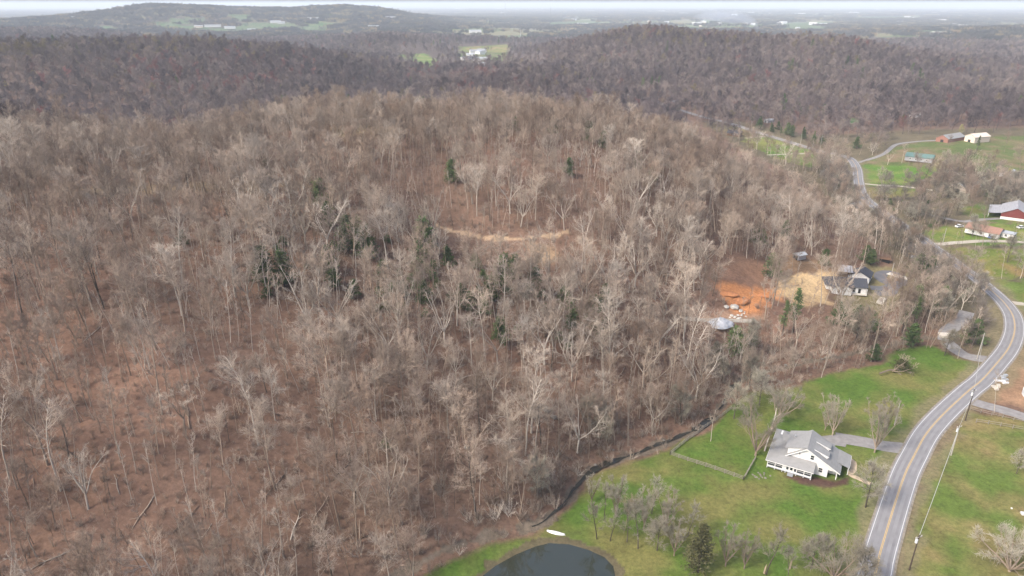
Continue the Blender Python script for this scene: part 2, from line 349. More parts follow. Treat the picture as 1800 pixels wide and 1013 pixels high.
brickL = poly([(1560, 262), (1640, 246), (1740, 240), (1830, 240), (1830, 300), (1700, 300), (1640, 294), (1560, 290), (1500, 292)])
homeY = poly([(1470, 520), (1505, 482), (1530, 462), (1560, 465), (1590, 472), (1610, 490), (1600, 520), (1560, 545), (1530, 560), (1480, 545)])
tanY = poly([(1372, 492), (1400, 484), (1468, 473), (1482, 482), (1470, 492), (1448, 500), (1452, 516), (1458, 530), (1428, 540), (1400, 536), (1372, 522), (1352, 528), (1340, 523), (1368, 508)])
tanY2 = poly([(1378, 486), (1470, 474), (1476, 479), (1420, 488), (1380, 496)])
orangeY = poly([(1258, 502), (1282, 496), (1300, 505), (1330, 503), (1376, 512), (1372, 526), (1350, 532), (1320, 548), (1288, 546), (1268, 530)])
redY = poly([(1258, 468), (1290, 452), (1350, 460), (1380, 474), (1372, 500), (1300, 505), (1262, 500)])
siteLow = poly([(1225, 548), (1290, 540), (1340, 550), (1345, 572), (1270, 576), (1215, 570)])
shedY = poly([(1350, 462), (1400, 450), (1460, 458), (1468, 472), (1400, 482), (1372, 480)])
washY = poly([(925, 430), (965, 432), (985, 445), (965, 468), (940, 470), (925, 455)])
mulchY = poly([(1376, 836), (1430, 838), (1470, 846), (1493, 838), (1490, 852), (1455, 858), (1410, 852)])
strawL = poly([(120, 330), (400, 320), (560, 318), (560, 330), (400, 336), (130, 345)])
strawM = poly([(590, 215), (700, 208), (720, 225), (650, 245), (590, 240)])
# far fields on open valley land
def grow(q):
    if max(p[1] for p in q) > 72: return q
    mx = sum(p[0] for p in q) / len(q); my = sum(p[1] for p in q) / len(q); return [(mx + (p[0] - mx) * 1.05, my + .4 + (p[1] - my) * 1.2) for p in q]
far_fields = [poly(grow(q)) for q in ([(700, 97), (745, 94), (768, 106), (760, 122), (745, 132), (735, 110)], [(805, 82), (890, 78), (897, 84), (890, 92), (808, 90)], [(800, 92), (895, 92), (905, 104), (880, 112), (815, 108)],
              [(265, 48), (345, 46), (400, 53), (330, 55)], [(430, 40), (510, 41), (535, 48), (480, 52), (420, 46)], [(160, 45), (225, 50), (200, 56), (165, 52)], [(570, 75), (625, 80), (600, 86), (560, 80)],
              [(1375, 47), (1450, 47), (1450, 52), (1380, 53)], [(1180, 47), (1290, 50), (1290, 53), (1190, 52)], [(560, 40), (600, 42), (590, 47), (555, 45)], [(690, 150), (720, 150), (715, 157), (690, 156)],
              [(1480, 212), (1505, 207), (1515, 216), (1490, 220)], [(300, 33), (360, 32), (360, 38), (300, 40)], [(400, 25), (445, 28), (440, 36), (405, 34)], [(255, 42), (300, 38), (345, 42), (290, 46)], [(345, 52), (430, 46), (470, 54), (390, 60)], [(540, 44), (580, 50), (560, 60), (520, 54)], [(600, 60), (640, 56), (650, 64), (610, 68)], [(860, 64), (930, 62), (935, 70), (865, 72)], [(1380, 40), (1470, 39), (1470, 44), (1380, 45)], [(1600, 56), (1690, 54), (1700, 60), (1610, 62)], [(960, 40), (1050, 38), (1050, 44), (965, 46)], [(1500, 30), (1620, 29), (1620, 33), (1500, 34)])]

cover += [(fieldA, G1, 1, 1.2), (fieldB, G2, 1, 1.2), (site, (.25, .155, .095), 2, 1.5), (orchard, (.14, .14, .04), 1, 1.5), (orchard2, G2, 1, 1.5), (lawnC, (.105, .15, .03), 1, 1.5), (lawnBarn, G1, 1, 1.5),
          (fieldD, (.10, .155, .03), 1, 2), (fieldD2, G2, 1, 2), (fieldE, (.12, .17, .035), 1, 2), (fieldE2, G2, 1, 2), (brickL, (.115, .118, .05), 1, 4), (homeY, (.17, .145, .075), 1, 1.5), (shedY, (.21, .135, .08), 2, 3),
          (redY, (.215, .125, .082), 2, 6), (siteLow, (.28, .18, .12), 2, 2.5), (tanY, (.52, .375, .21), 2, 1.8), (tanY2, (.52, .37, .20), 2, 1.4), (orangeY, (.45, .20, .085), 2, 2.5), (washY, (.34, .235, .145), 2, 3),
          (mulchY, (.085, .05, .04), 2, .5), (strawL, (.24, .18, .115), 2, 5), (strawM, (.24, .185, .10), 2, 8)]
cover += [(f, [(.12, .175, .05), (.16, .17, .06), (.10, .13, .05), (.07, .12, .045), (.075, .12, .05)][min(i, 4)], 1, 5) for i, f in enumerate(far_fields)]
valley_px = [(1232, 214), (1300, 212), (1420, 238), (1560, 232), (1800, 225), (1900, 240), (1900, 640), (1720, 650), (1640, 560), (1560, 445), (1490, 400), (1440, 345), (1380, 300), (1300, 262)]
valleyP = ground_px(valley_px)
cover.insert(0, (valleyP, (.118, .098, .062), 2, 6))
openish = [c[0] for c in cover if c[0] not in (strawL, strawM, washY, valleyP)]
def plain_wood(x, y):      # share of woods on the far plain
    return fbm(x, y * .8, 420, 21, 3)
rr = [30, 45]
while rr[-1] < 1600: rr.append(rr[-1] * 1.0062)
while rr[-1] < 45000: rr.append(rr[-1] * 1.013)
rr = np.array(rr); aa = np.concatenate([np.arange(-180, -52, 4), np.arange(-52, 52.01, .165), np.arange(56, 180, 4)]) ; aa = np.radians(aa)
NR, NA = len(rr), len(aa)
gx = (rr[:, None] * np.sin(aa)[None]).ravel(); gy = (rr[:, None] * np.cos(aa)[None]).ravel(); gz = T(gx, gy)
def ring_faces():
    i = np.arange(NR - 1)[:, None]; j = np.arange(NA)[None]; j2 = (j + 1) % NA
    return np.stack([i * NA + j, i * NA + j2, (i + 1) * NA + j2, (i + 1) * NA + j], -1).reshape(-1, 4)
def paint(x, y):
    n = len(x); d = np.hypot(x, y)
    col = np.empty((n, 3)); kd = np.zeros(n)
    a = fbm(x, y, 45, 31)[:, None]; b = fbm(x, y, 14, 35)[:, None]
    litter = np.array((.175, .103, .072)) * (1 - a) + np.array((.128, .086, .063)) * a
    litter = litter * (.82 + .4 * b); col[:] = litter
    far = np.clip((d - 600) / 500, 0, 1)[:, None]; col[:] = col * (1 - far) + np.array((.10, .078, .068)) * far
    pl = np.clip((d - 2300) / 800, 0, 1)
    wood = plain_wood(x, y); q = vnoise(np.floor(x / 260 + vnoise(x, y, 900, 3) * 3), np.floor(y / 380 + vnoise(x, y, 900, 4) * 3), 1.0, 77)
    fld = np.where(q[:, None] < .45, np.array((.12, .15, .065)), np.where(q[:, None] < .75, np.array((.17, .16, .09)), np.array((.11, .10, .075))))
    isf = (wood < .47) & (pl > .5) & (np.interp(x, [-3000, 0], [0, 1]) >= 0); col[isf] = fld[isf]; kd[isf] = 1
    jx = x + (fbm(x, y, 6, 41, 2) - .5) * 5 * np.clip(d / 200, .4, 3); jy = y + (fbm(x, y, 6, 45, 2) - .5) * 5 * np.clip(d / 200, .4, 3)
    for P, c, k, soft in cover:
        Q = np.array(P); lo, hi = Q.min(0) - 20, Q.max(0) + 20
        s = np.where((x > lo[0]) & (x < hi[0]) & (y > lo[1]) & (y < hi[1]))[0]
        if not len(s): continue
        ax, ay = (jx, jy) if soft > 1 else (x, y)
        acc = np.zeros(len(s))
        for ox, oy in ((0, 0), (.7, 0), (-.7, 0), (0, .7), (0, -.7)): acc += inside(ax[s] + ox * soft, ay[s] + oy * soft, P)
        f = (acc / 5)[:, None]; cc = np.array(c)[None] * np.ones((len(s), 1))
        if k == 1 and P is not homeY:
            g = fbm(x[s], y[s], 26, 51)[:, None]; g2 = fbm(x[s], y[s], 7, 55)[:, None]; h = np.clip((g * .5 + g2 * .5 - .38) * 4.0, 0, 1)
            cc = cc * np.array((.78, .98, .75)) * (1 - h) + cc * np.array((1.55, 1.1, 1.6)) * h
        elif k == 2:
            g = fbm(x[s], y[s], 9, 61)[:, None]; g2 = fbm(x[s], y[s], 3, 65)[:, None]; cc = cc * (.62 + .45 * g + .3 * g2)
        col[s] = col[s] * (1 - f) + cc * f; kd[s] = kd[s] * (1 - f[:, 0]) + k * f[:, 0]
    for L, half, c in ((CREEK, 1.3, (.13, .105, .08)), (pw, 1.6, (.10, .085, .05)), (LINES['wood_trail'], 1.4, (.33, .235, .15))):
        dd, _ = dist_line(x, y, L); dd = dd + (vnoise(x, y, 3, 71) - .5) * 2.0; s = dd < half; col[s] = np.array(c); kd[s] = 2
    dd, _ = dist_line(x, y, ROAD); f = np.clip((7.5 + (vnoise(x, y, 5, 73) - .5) * 4 - dd) / 2, 0, 1)[:, None] * (d < 700)[:, None]
    col[:] = col * (1 - f * .7) + np.array((.17, .145, .085)) * f * .7
    return col, kd
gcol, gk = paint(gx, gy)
me = bpy.data.meshes.new('ground'); fc = ring_faces()
me.vertices.add(NR * NA); me.vertices.foreach_set('co', np.stack([gx, gy, gz], -1).astype(np.float32).ravel())
me.loops.add(fc.size); me.loops.foreach_set('vertex_index', fc.ravel().astype(np.int32)[::1]); me.polygons.add(len(fc))
me.polygons.foreach_set('loop_start', np.arange(0, fc.size, 4, dtype=np.int32)); me.polygons.foreach_set('loop_total', np.full(len(fc), 4, np.int32))
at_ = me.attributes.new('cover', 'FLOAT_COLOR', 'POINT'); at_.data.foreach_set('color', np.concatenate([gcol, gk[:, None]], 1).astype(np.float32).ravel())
me.update(calc_edges=True); me.validate(); me.flip_normals(); me.polygons.foreach_set('use_smooth', [True] * len(me.polygons))
gm = bpy.data.materials.new('ground_cover'); gm.use_nodes = True; n = gm.node_tree; b = n.nodes['Principled BSDF']; b.inputs['Roughness'].default_value = .95; b.inputs['Specular IOR Level'].default_value = .1
atn = n.nodes.new('ShaderNodeAttribute'); atn.attribute_name = 'cover'; tc = n.nodes.new('ShaderNodeTexCoord')
def nz(scale, det=4, rough=.6):
    t = n.nodes.new('ShaderNodeTexNoise'); t.inputs['Scale'].default_value = scale; t.inputs['Detail'].default_value = det; t.inputs['Roughness'].default_value = rough; n.links.new(tc.outputs['Object'], t.inputs[0]); return t.outputs[0]
def mrange(src, lo, hi, a=.25, bb=.75):
    m_ = n.nodes.new('ShaderNodeMapRange'); n.links.new(src, m_.inputs[0]); m_.inputs[1].default_value = a; m_.inputs[2].default_value = bb; m_.inputs[3].default_value = lo; m_.inputs[4].default_value = hi; return m_.outputs[0]
def vscale(c, f):
    v = n.nodes.new('ShaderNodeVectorMath'); v.operation = 'SCALE'; n.links.new(c, v.inputs[0]); n.links.new(f, v.inputs['Scale']); return v.outputs[0]
c = vscale(atn.outputs['Color'], mrange(nz(.9, 6, .8), .5, 1.5)); c = vscale(c, mrange(nz(.11, 4), .82, 1.18))
n.links.new(c, b.inputs['Base Color'])
bp = n.nodes.new('ShaderNodeBump'); bp.inputs['Strength'].default_value = .5; bp.inputs['Distance'].default_value = .5; n.links.new(nz(1.4, 5, .7), bp.inputs['Height']); n.links.new(bp.outputs[0], b.inputs['Normal'])
me.materials.append(gm)
ground = bpy.data.objects.new('ground', me); COL.objects.link(ground); tag(ground, kind='structure')

# ---------------------------------------------------------------- roads, lanes, water
def strip(name, L, off0, off1, m, dz, parent=None, kind='structure', zc=None):
    tn = np.gradient(L, axis=0); tn /= np.hypot(tn[:, 0], tn[:, 1])[:, None] + 1e-9; nr = np.stack([tn[:, 1], -tn[:, 0]], -1)
    z = (ZC[zc] if zc else T(L[:, 0], L[:, 1])) + dz
    a = L + nr * off0; bq = L + nr * off1; mb = MB(); k = len(L)
    vs = [(a[i, 0], a[i, 1], z[i]) for i in range(k)] + [(bq[i, 0], bq[i, 1], z[i]) for i in range(k)]
    mb.add(vs, [(i + k, i + 1 + k, i + 1, i) for i in range(k - 1)])
    o = mb.build(name, m, parent)
    for p_ in o.data.polygons:
        if p_.normal.z < 0: o.data.flip_normals(); break
    if not parent: tag(o, kind=kind)
    return o
zk = id(ROAD)
near = ROAD
strip('road_shoulder', near, -3.6, 3.6, M['shoulder'], .10, zc=zk)
rd = strip('road', near, -3.15, 3.15, M['asphalt'], .16, zc=zk)
for nm, a, b_, m_ in (('yellow_line', -.19, -.06, 'yline'), ('yellow_line', .06, .19, 'yline'), ('white_line', -2.84, -2.70, 'wline'), ('white_line', 2.70, 2.84, 'wline'), ('tyre_wear', -2.3, -1.75, 'wear'), ('tyre_wear', -1.0, -.45, 'wear'), ('tyre_wear', .45, 1.0, 'wear'), ('tyre_wear', 1.75, 2.3, 'wear')):
    strip(nm, near, a, b_, M[m_], .18, rd, zc=zk)
LM = dict(gravel_driveway='gravel', side_drive='gravel', creek_drive='gravel', loop_drive='blacktop', home_lane='ltgravel', field_lane='ltgravel', brick_lane='gravel', lawn_lane='ltgravel', lawn_lane2='ltgravel', barn_lane='gravel', bend_lane='ltgravel', site_track='ltgravel')
for k, m_ in LM.items(): strip('gravel_lane' if k != 'gravel_driveway' else 'driveway', LINES[k], -WID[k], WID[k], M[m_], .07)
# apron where the farmhouse drive meets the road
ap = at(1470, 770); mb = MB(); q = [at(*p) for p in ((1440, 768), (1475, 764), (1492, 772), (1486, 786), (1462, 782))]; mb.slab([(x, y, .1) for x, y in q], .1); tag(mb.build('driveway_apron', M['gravel']), kind='structure')
fp = smooth_line([at(*p) for p in ((1490, 806), (1500, 812), (1500, 826), (1494, 834), (1510, 842), (1530, 852))], 1); strip('path', fp, -.75, .75, M['stone'], .06)
mb = MB(); mb.slab([(x, y, -.35) for x, y in POND_W], .05); tag(mb.build('pond_water', M['water']), kind='structure')
ck = CREEK[(CREEK[:, 0] > at(925, 925)[0]) & (CREEK[:, 0] < at(1296, 676)[0]) & (CREEK[:, 1] < at(1296, 676)[1] + 3)]; zc_ = T(ck[:, 0], ck[:, 1]); zc_ = np.convolve(np.pad(zc_, 8, mode='edge'), np.ones(17) / 17, 'valid')
ZC['creek'] = zc_; wv = 1.9 + 1.0 * (vnoise(ck[:, 0], ck[:, 1], 9, 3) - .5)
strip('creek_water', ck, -(.02 + np.clip(2.6 * (vnoise(ck[:, 0], ck[:, 1], 6, 3) - .3), 0, 1.5))[:, None], (.02 + np.clip(2.4 * (vnoise(ck[:, 0], ck[:, 1], 5, 8) - .3), 0, 1.4))[:, None], M['creek'], .22, zc='creek')

# ---------------------------------------------------------------- trees
def rdir(r_, up, spread):
    """a direction tilted by `spread` from `up`, any way round"""
    a = r_.uniform(0, 2 * math.pi); o = up.orthogonal().normalized(); q = up.cross(o)
    return (up * math.cos(spread) + (o * math.cos(a) + q * math.sin(a)) * math.sin(spread)).normalized()
def limb_line(r_, p, d, L, n, wob, trop):
    pts = [p.copy()]; d = d.copy()
    for i in range(n):
        d = (d + Vector((r_.uniform(-wob, wob), r_.uniform(-wob, wob), r_.uniform(-wob, wob) + trop))).normalized(); p = p + d * (L / n); pts.append(p.copy())
    return pts
def along(pts, t):
    f = t * (len(pts) - 1); i = min(int(f), len(pts) - 2); return pts[i].lerp(pts[i + 1], f - i), (pts[i + 1] - pts[i]).normalized()
def gen_tree(seed, H, r0, clear, nl, spread, crown, nb, ntw, ntl, twr, wob=.12, trop=.10, fork=0, lean=0, nside=6, ang=(1.15, .35), coarse=1.0):
    """crown(t) -> limb length at height share t. Returns (trunk and limbs, twigs)."""
    r_ = random.Random(seed); tr, cr = MB(), MB()
    up = rdir(r_, Vector((0, 0, 1)), lean)
    stems = []
    base = Vector((0, 0, -.6))
    if fork:
        t1 = limb_line(r_, base, up, H * clear * .9, 3, .04, 0); tr.tube(t1, [r0 * 1.25, r0, r0 * .95, r0 * .9], nside)
        for k in range(fork):
            a = 2 * math.pi * (k + r_.uniform(-.25, .25)) / fork; tilt = r_.uniform(.25, .6) * spread
            d = Vector((math.cos(a) * math.sin(tilt), math.sin(a) * math.sin(tilt), math.cos(tilt)))
            L = H * (1 - clear) * r_.uniform(.85, 1.08); pts = limb_line(r_, t1[-1], d, L, 7, wob, trop); stems.append((pts, r0 * r_.uniform(.5, .7), .12))
    else:
        stems.append((limb_line(r_, base, up, H * .97, 9, wob * .35, .03), r0, clear))
    for pts, r1, cl in stems:
        N = len(pts) - 1; tr.tube(pts, [r1 * (1.0 - .93 * (i / N) ** 1.1) + .015 for i in range(N + 1)], nside)
        k_l = max(3, nl // max(1, fork)) if fork else nl
        for i in range(k_l):
            t = cl + (1 - cl) * ((i + r_.random()) / k_l) ** .85; t = min(t, .985); p, d = along(pts, t); q = (t - cl) / (1 - cl)
            sp = (ang[0] * (1 - q) + ang[1] * q) * r_.uniform(.75, 1.2); dd = rdir(r_, d, sp); L = crown(q) * r_.uniform(.65, 1.2) * (.75 if fork else 1)
            if L < .4: continue
            rl = max(.026, r1 * (1 - .85 * t) * r_.uniform(.26, .46)) * coarse; lp = limb_line(r_, p, dd, L, 5, wob * 1.5, trop)
            tr.tube(lp, [rl * (1 - .85 * j / 5) + .012 for j in range(6)], 4)
            m = max(2, int(nb * L / 4))
            for j in range(m):
                t2 = .22 + .78 * (j + r_.random()) / m; p2, d2 = along(lp, min(t2, .99)); L2 = L * r_.uniform(.28, .5) * (1.15 - .5 * t2)
                bl = limb_line(r_, p2, rdir(r_, d2, r_.uniform(.45, 1.0)), L2, 3, wob * 1.6, trop); rb = max(.02, rl * .4) * coarse
                tr.tube(bl, [rb, rb * .75, rb * .5, rb * .25 + .006], 3)
                for k in range(ntw):
                    t3 = (k + r_.random()) / ntw; p3, d3 = along(bl, min(t3 * .98 + .02, .99)); L3 = r_.uniform(.55, 1.35) * min(1.6, .35 + L2 * .5)
                    tl = limb_line(r_, p3, rdir(r_, d3, r_.uniform(.3, .95)), L3, 2, .22, trop); cr.tube(tl, [twr, twr * .75, 0], 3)
                    for _ in range(ntl):
                        p4, d4 = along(tl, r_.uniform(.15, .95)); e = p4 + rdir(r_, d4, r_.uniform(.3, .9)) * r_.uniform(.35, .9) * L3 * .8
                        cr.tube([p4, e], [twr * .7, 0], 3)
    return tr, cr
def gen_cedar(seed, H, Rr, n, leafs, ragged=.5, clear=.05, droop=0.0):
    r_ = random.Random(seed); tr, cr = MB(), MB()
    tr.tube(limb_line(r_, Vector((0, 0, -.5)), Vector((0, 0, 1)), H, 5, .04, .02), [.2 * H / 9, .17 * H / 9, .13 * H / 9, .09 * H / 9, .05 * H / 9, .02], 5)
    for i in range(n):
        t = clear + (1 - clear) * ((i + r_.random()) / n); rad = Rr * (1 - t) ** .75 * r_.uniform(1 - ragged, 1.1) + .15; a = r_.uniform(0, 6.283)
        p0 = Vector((0, 0, t * H * .97)); e = p0 + Vector((math.cos(a) * rad, math.sin(a) * rad, rad * r_.uniform(.05, .55) - droop * rad)); tr.tube([p0, e], [.05, .012], 3)
        for k in range(leafs):
            q = r_.uniform(.25, 1.05); c0 = p0.lerp(e, q) + Vector((r_.gauss(0, .28), r_.gauss(0, .28), r_.gauss(0, .22))) * (.6 + Rr * .16)
            d = Vector((math.cos(a) + r_.uniform(-.9, .9), math.sin(a) + r_.uniform(-.9, .9), r_.uniform(-.3, 1.0))).normalized(); s = r_.uniform(.22, .5) * (.7 + Rr * .10)
            o = d.orthogonal().normalized(); o = Matrix.Rotation(r_.uniform(0, 6.28), 3, d) @ o
            cr.add([c0 - o * s * .32, c0 + d * s, c0 + o * s * .32, c0 - d * s * .35], [(0, 1, 2, 3)])
    return tr, cr
def gen_brush(seed, H, n, tw, twr=.022):
    r_ = random.Random(seed); tr, cr = MB(), MB()
    for i in range(n):
        pts = limb_line(r_, Vector((r_.uniform(-.6, .6), r_.uniform(-.6, .6), -.3)), rdir(r_, Vector((0, 0, 1)), r_.uniform(.1, .8)), H * r_.uniform(.6, 1.1), 4, .2, .06); tr.tube(pts, [.05, .04, .03, .02, .01], 3)
        for k in range(tw):
            p, d = along(pts, r_.uniform(.2, .98)); cr.tube(limb_line(r_, p, rdir(r_, d, r_.uniform(.3, 1.0)), r_.uniform(.4, 1.3), 2, .25, .05), [twr, twr * .7, 0], 3)
    return tr, cr
KINDS = {}
def kind(name, gen, bark, twig):
    tr, cr = gen
    KINDS[name] = dict(trunk=tr.mesh(name + '_trunk', M[bark], True), crown=cr.mesh(name + '_crown', M[twig]), gen=gen, mats=(M[bark], M[twig]))
oval = lambda R_: (lambda q: R_ * (math.sin(math.pi * (.18 + .80 * q)) ** .8))
top = lambda R_: (lambda q: R_ * (1.05 - .75 * q))
# tall woodland trees, slender poles, spreading pale crowns, yard trees, evergreens
F = dict(ang=(1.1, .45), trop=.11)
kind('tall_grey_a', gen_tree(1, 23, 0.160, .45, 18, 1, oval(5.3), 8, 6, 2, .022, **F), 'bark', 'twig')
kind('tall_grey_b', gen_tree(2, 25, 0.176, .40, 19, 1, oval(6.0), 8, 6, 2, .022, wob=.16, **F), 'bark', 'twig')
kind('tall_tan_a', gen_tree(3, 22, 0.152, .46, 17, 1, oval(5.1), 8, 6, 2, .022, **F), 'tan', 'twig')
kind('tall_tan_b', gen_tree(4, 21, 0.152, .36, 18, 1, oval(5.8), 8, 6, 2, .022, wob=.18, lean=.06, **F), 'tan', 'twig')
kind('tall_dark', gen_tree(5, 22, 0.176, .38, 18, 1, oval(5.6), 8, 6, 2, .022, **F), 'dark', 'twig')
kind('pole_a', gen_tree(6, 17, 0.080, .5, 12, 1, oval(2.1), 8, 5, 1, .022, **F), 'tan', 'twig')
kind('pole_b', gen_tree(7, 19, 0.088, .55, 11, 1, oval(2.4), 8, 5, 1, .022, lean=.05, **F), 'pale', 'twig')
kind('pole_c', gen_tree(8, 15, 0.064, .42, 12, 1, oval(1.9), 8, 5, 1, .022, **F), 'dark', 'twig')
kind('pale_broad_a', gen_tree(11, 21, 0.240, .33, 22, .95, oval(5.8), 8, 6, 2, .022, wob=.17, fork=4, **F), 'pale', 'ptwig')
kind('pale_broad_b', gen_tree(12, 19, 0.224, .28, 25, 1.05, oval(5.6), 8, 6, 2, .022, wob=.17, fork=5, **F), 'pale', 'ptwig')
kind('pale_tall_a', gen_tree(13, 25, 0.192, .46, 17, 1, oval(5.8), 8, 6, 2, .022, wob=.22, coarse=1.1, **F), 'pale', 'ptwig')
kind('pale_tall_b', gen_tree(14, 23, 0.176, .42, 16, 1, oval(5.3), 8, 6, 2, .022, wob=.24, lean=.1, coarse=1.1, **F), 'pale', 'twig')
kind('pale_snag', gen_tree(15, 18, 0.160, .55, 9, 1, top(3.6), 5, 5, 2, .03, wob=.32, lean=.08, coarse=1.3), 'pale', 'ptwig')
kind('tall_grey_c', gen_tree(101, 19, 0.168, .3, 20, 1, oval(6.0), 8, 6, 2, .022, wob=.2, **F), 'bark', 'twig')
kind('tall_tan_c', gen_tree(102, 24, 0.144, .58, 14, 1, oval(4.4), 8, 6, 2, .022, wob=.14, lean=.04, **F), 'tan', 'ptwig')
kind('pale_broad_c', gen_tree(103, 22, 0.200, .42, 20, .8, oval(5.2), 8, 6, 2, .022, wob=.2, fork=3, **F), 'tan', 'ptwig')
Y_ = dict(ang=(.8, .3), trop=.1)
kind('valley_tree', gen_tree(104, 13, .16, .25, 18, 1, oval(4.8), 9, 7, 2, .022, wob=.2, **F), 'bark', 'bud2')
kind('yard_vase', gen_tree(16, 12.5, .18, .16, 36, .85, oval(3.0), 11, 9, 4, .0195, wob=.10, fork=6, **Y_), 'bark', 'ytwig')
kind('yard_round', gen_tree(17, 11, .16, .25, 24, 1, oval(4.4), 11, 9, 3, .0195, wob=.14, trop=.06), 'dark', 'ytwig')
kind('yard_big', gen_tree(18, 16, .28, .12, 36, 1.25, oval(5.0), 10, 9, 3, .0195, wob=.16, fork=7, **Y_), 'bark', 'ytwig')
kind('spread_low', gen_tree(19, 8, .22, .12, 32, 1.8, oval(4.6), 10, 9, 3, .0195, wob=.17, fork=8, trop=.07), 'tan', 'ytwig')
kind('leaning_bare', gen_tree(20, 12, .13, .32, 15, 1, oval(3.2), 9, 8, 3, .0195, wob=.2, lean=.12), 'dark', 'ytwig')
kind('cedar_a', gen_cedar(31, 7.6, 3.0, 75, 28), 'dark', 'cedar')
kind('cedar_b', gen_cedar(32, 7.5, 3.3, 70, 28, .5), 'dark', 'cedar')
kind('pine_a', gen_cedar(33, 17, 3.6, 44, 40, .65, .3), 'dark', 'cedar')
kind('cedar_bronze', gen_cedar(34, 14, 4.2, 120, 30, .4, .05), 'dark', 'cedarb')
kind('bush_green', gen_cedar(35, 3, 1.9, 30, 20, .5), 'dark', 'cedar')
kind('yellow_tree', gen_cedar(36, 8, 3.0, 60, 16, .3, .1), 'bark', 'yellow')
kind('brush_a', gen_brush(41, 4.2, 10, 16), 'tan', 'twig')
kind('brush_b', gen_brush(42, 3.0, 9, 16), 'bark', 'twig')
kind('brush_pale', gen_brush(43, 4.8, 12, 18), 'pale', 'ptwig')
# light versions for far woods
def far(seed, H, Rr, cl, nl, tw): return gen_tree(seed, H, .17, cl, nl, 1, oval(Rr), 5, tw, 2, .07, wob=.2, nside=4, ang=(1.1, .25))
kind('far_a', far(51, 16, 5.9, .3, 15, 6), 'ftwig', 'ftwig'); kind('far_b', far(52, 15, 5.8, .28, 16, 6), 'ftwig', 'ftwig'); kind('far_c', far(53, 18, 5.2, .35, 15, 6), 'ftwig', 'ftwig')
kind('far_bud', far(54, 15, 5.6, .25, 15, 6), 'ftwig', 'fred'); kind('far_olive', far(55, 16, 5.6, .28, 15, 6), 'ftwig', 'foli')
def gen_stand(seed, n, Rr):
    r_ = random.Random(seed); cr = MB()
    for i in range(n):
        cx, cy_, hh = r_.gauss(0, Rr * .45), r_.gauss(0, Rr * .3), r_.uniform(9, 17)
        for k in range(22):
            p = Vector((cx + r_.gauss(0, 2.4), cy_ + r_.gauss(0, 2.4), hh * r_.uniform(.15, .75))); e = p + Vector((r_.uniform(-2.5, 2.5), r_.uniform(-2.5, 2.5), r_.uniform(1.5, 5))); cr.tube([p, e], [.75, 0], 3)
    return MB(), cr
kind('stand_a', gen_stand(61, 16, 34), 'plain', 'plain'); kind('stand_b', gen_stand(62, 10, 24), 'plain', 'plain'); kind('stand_olive', gen_stand(63, 12, 26), 'ftwig', 'foli')

def place(kindname, name, x, y, rz, sc, label, cat, group=None, sz=None, tilt=0, wide=1):
    K_ = KINDS[kindname]; z = float(T(np.array([x]), np.array([y]))[0])
    e = empty(name, (x, y, z), rz, label, cat, group); e.scale = (sc * wide, sc * wide, sc * (sz or 1))
    if tilt: e.rotation_euler = (tilt, 0, rz)
    for part in ('trunk', 'crown'):
        o = bpy.data.objects.new(part, K_[part]); COL.objects.link(o); o.parent = e
    return e

def free(x, y, clear=0):
    """True where woodland may grow"""
    ok = np.ones(x.shape, bool)
    for P in openish: ok &= ~inside(x, y, P)
    d, _ = dist_line(x, y, ROAD); ok &= d > 7
    for k in LINES:
        if k in ('wood_trail',): lim = 1.6
        else: lim = WID[k] + 1.2
        d, _ = dist_line(x, y, LINES[k]); ok &= d > lim
    d, _ = dist_line(x, y, CREEK); ok &= d > 2.6
    d, _ = dist_line(x, y, pw); ok &= (d > 3) & ~inside(x, y, POND_W)
    return ok
rng = np.random.default_rng(5)
def jitter_grid(sp, r0_, r1_, az=50):
    n_ = int(2 * r1_ / sp); g = (np.arange(n_) - n_ / 2) * sp
    x, y = np.meshgrid(g, g[g > -r1_ * .1]); x = x.ravel() + rng.uniform(-.5, .5, x.size) * sp * .95; y = y.ravel() + rng.uniform(-.5, .5, y.size) * sp * .95
    d = np.hypot(x, y); a = np.degrees(np.arctan2(x, y)); s = (d > r0_) & (d < r1_) & (abs(a) < az); return x[s], y[s]
# skyline test from a point above the camera: leave out what is well below it
HA = np.linspace(-55, 55, 441); HD = np.geomspace(40, 9000, 420)
hx = HD[:, None] * np.sin(np.radians(HA)); hy = HD[:, None] * np.cos(np.radians(HA)); HT = np.maximum.accumulate((T0(hx, hy) - (CAM_H + 12)) / HD[:, None], 0)
def seen(x, y, ztop):
    d = np.hypot(x, y); a = np.degrees(np.arctan2(x, y)); i = np.clip(np.searchsorted(HD, d * .96) - 1, 0, len(HD) - 1); j = np.clip(np.round((a + 55) / 110 * 440).astype(int), 0, 440)
    return (ztop + 6 - (CAM_H + 12)) / d > HT[i, j]
def px_of(x, y, z): d = y * CP - (z - CAM_H) * SP; return 900 + 1200 * x / d, 506.5 - 1200 * (y * SP + (z - CAM_H) * CP) / d

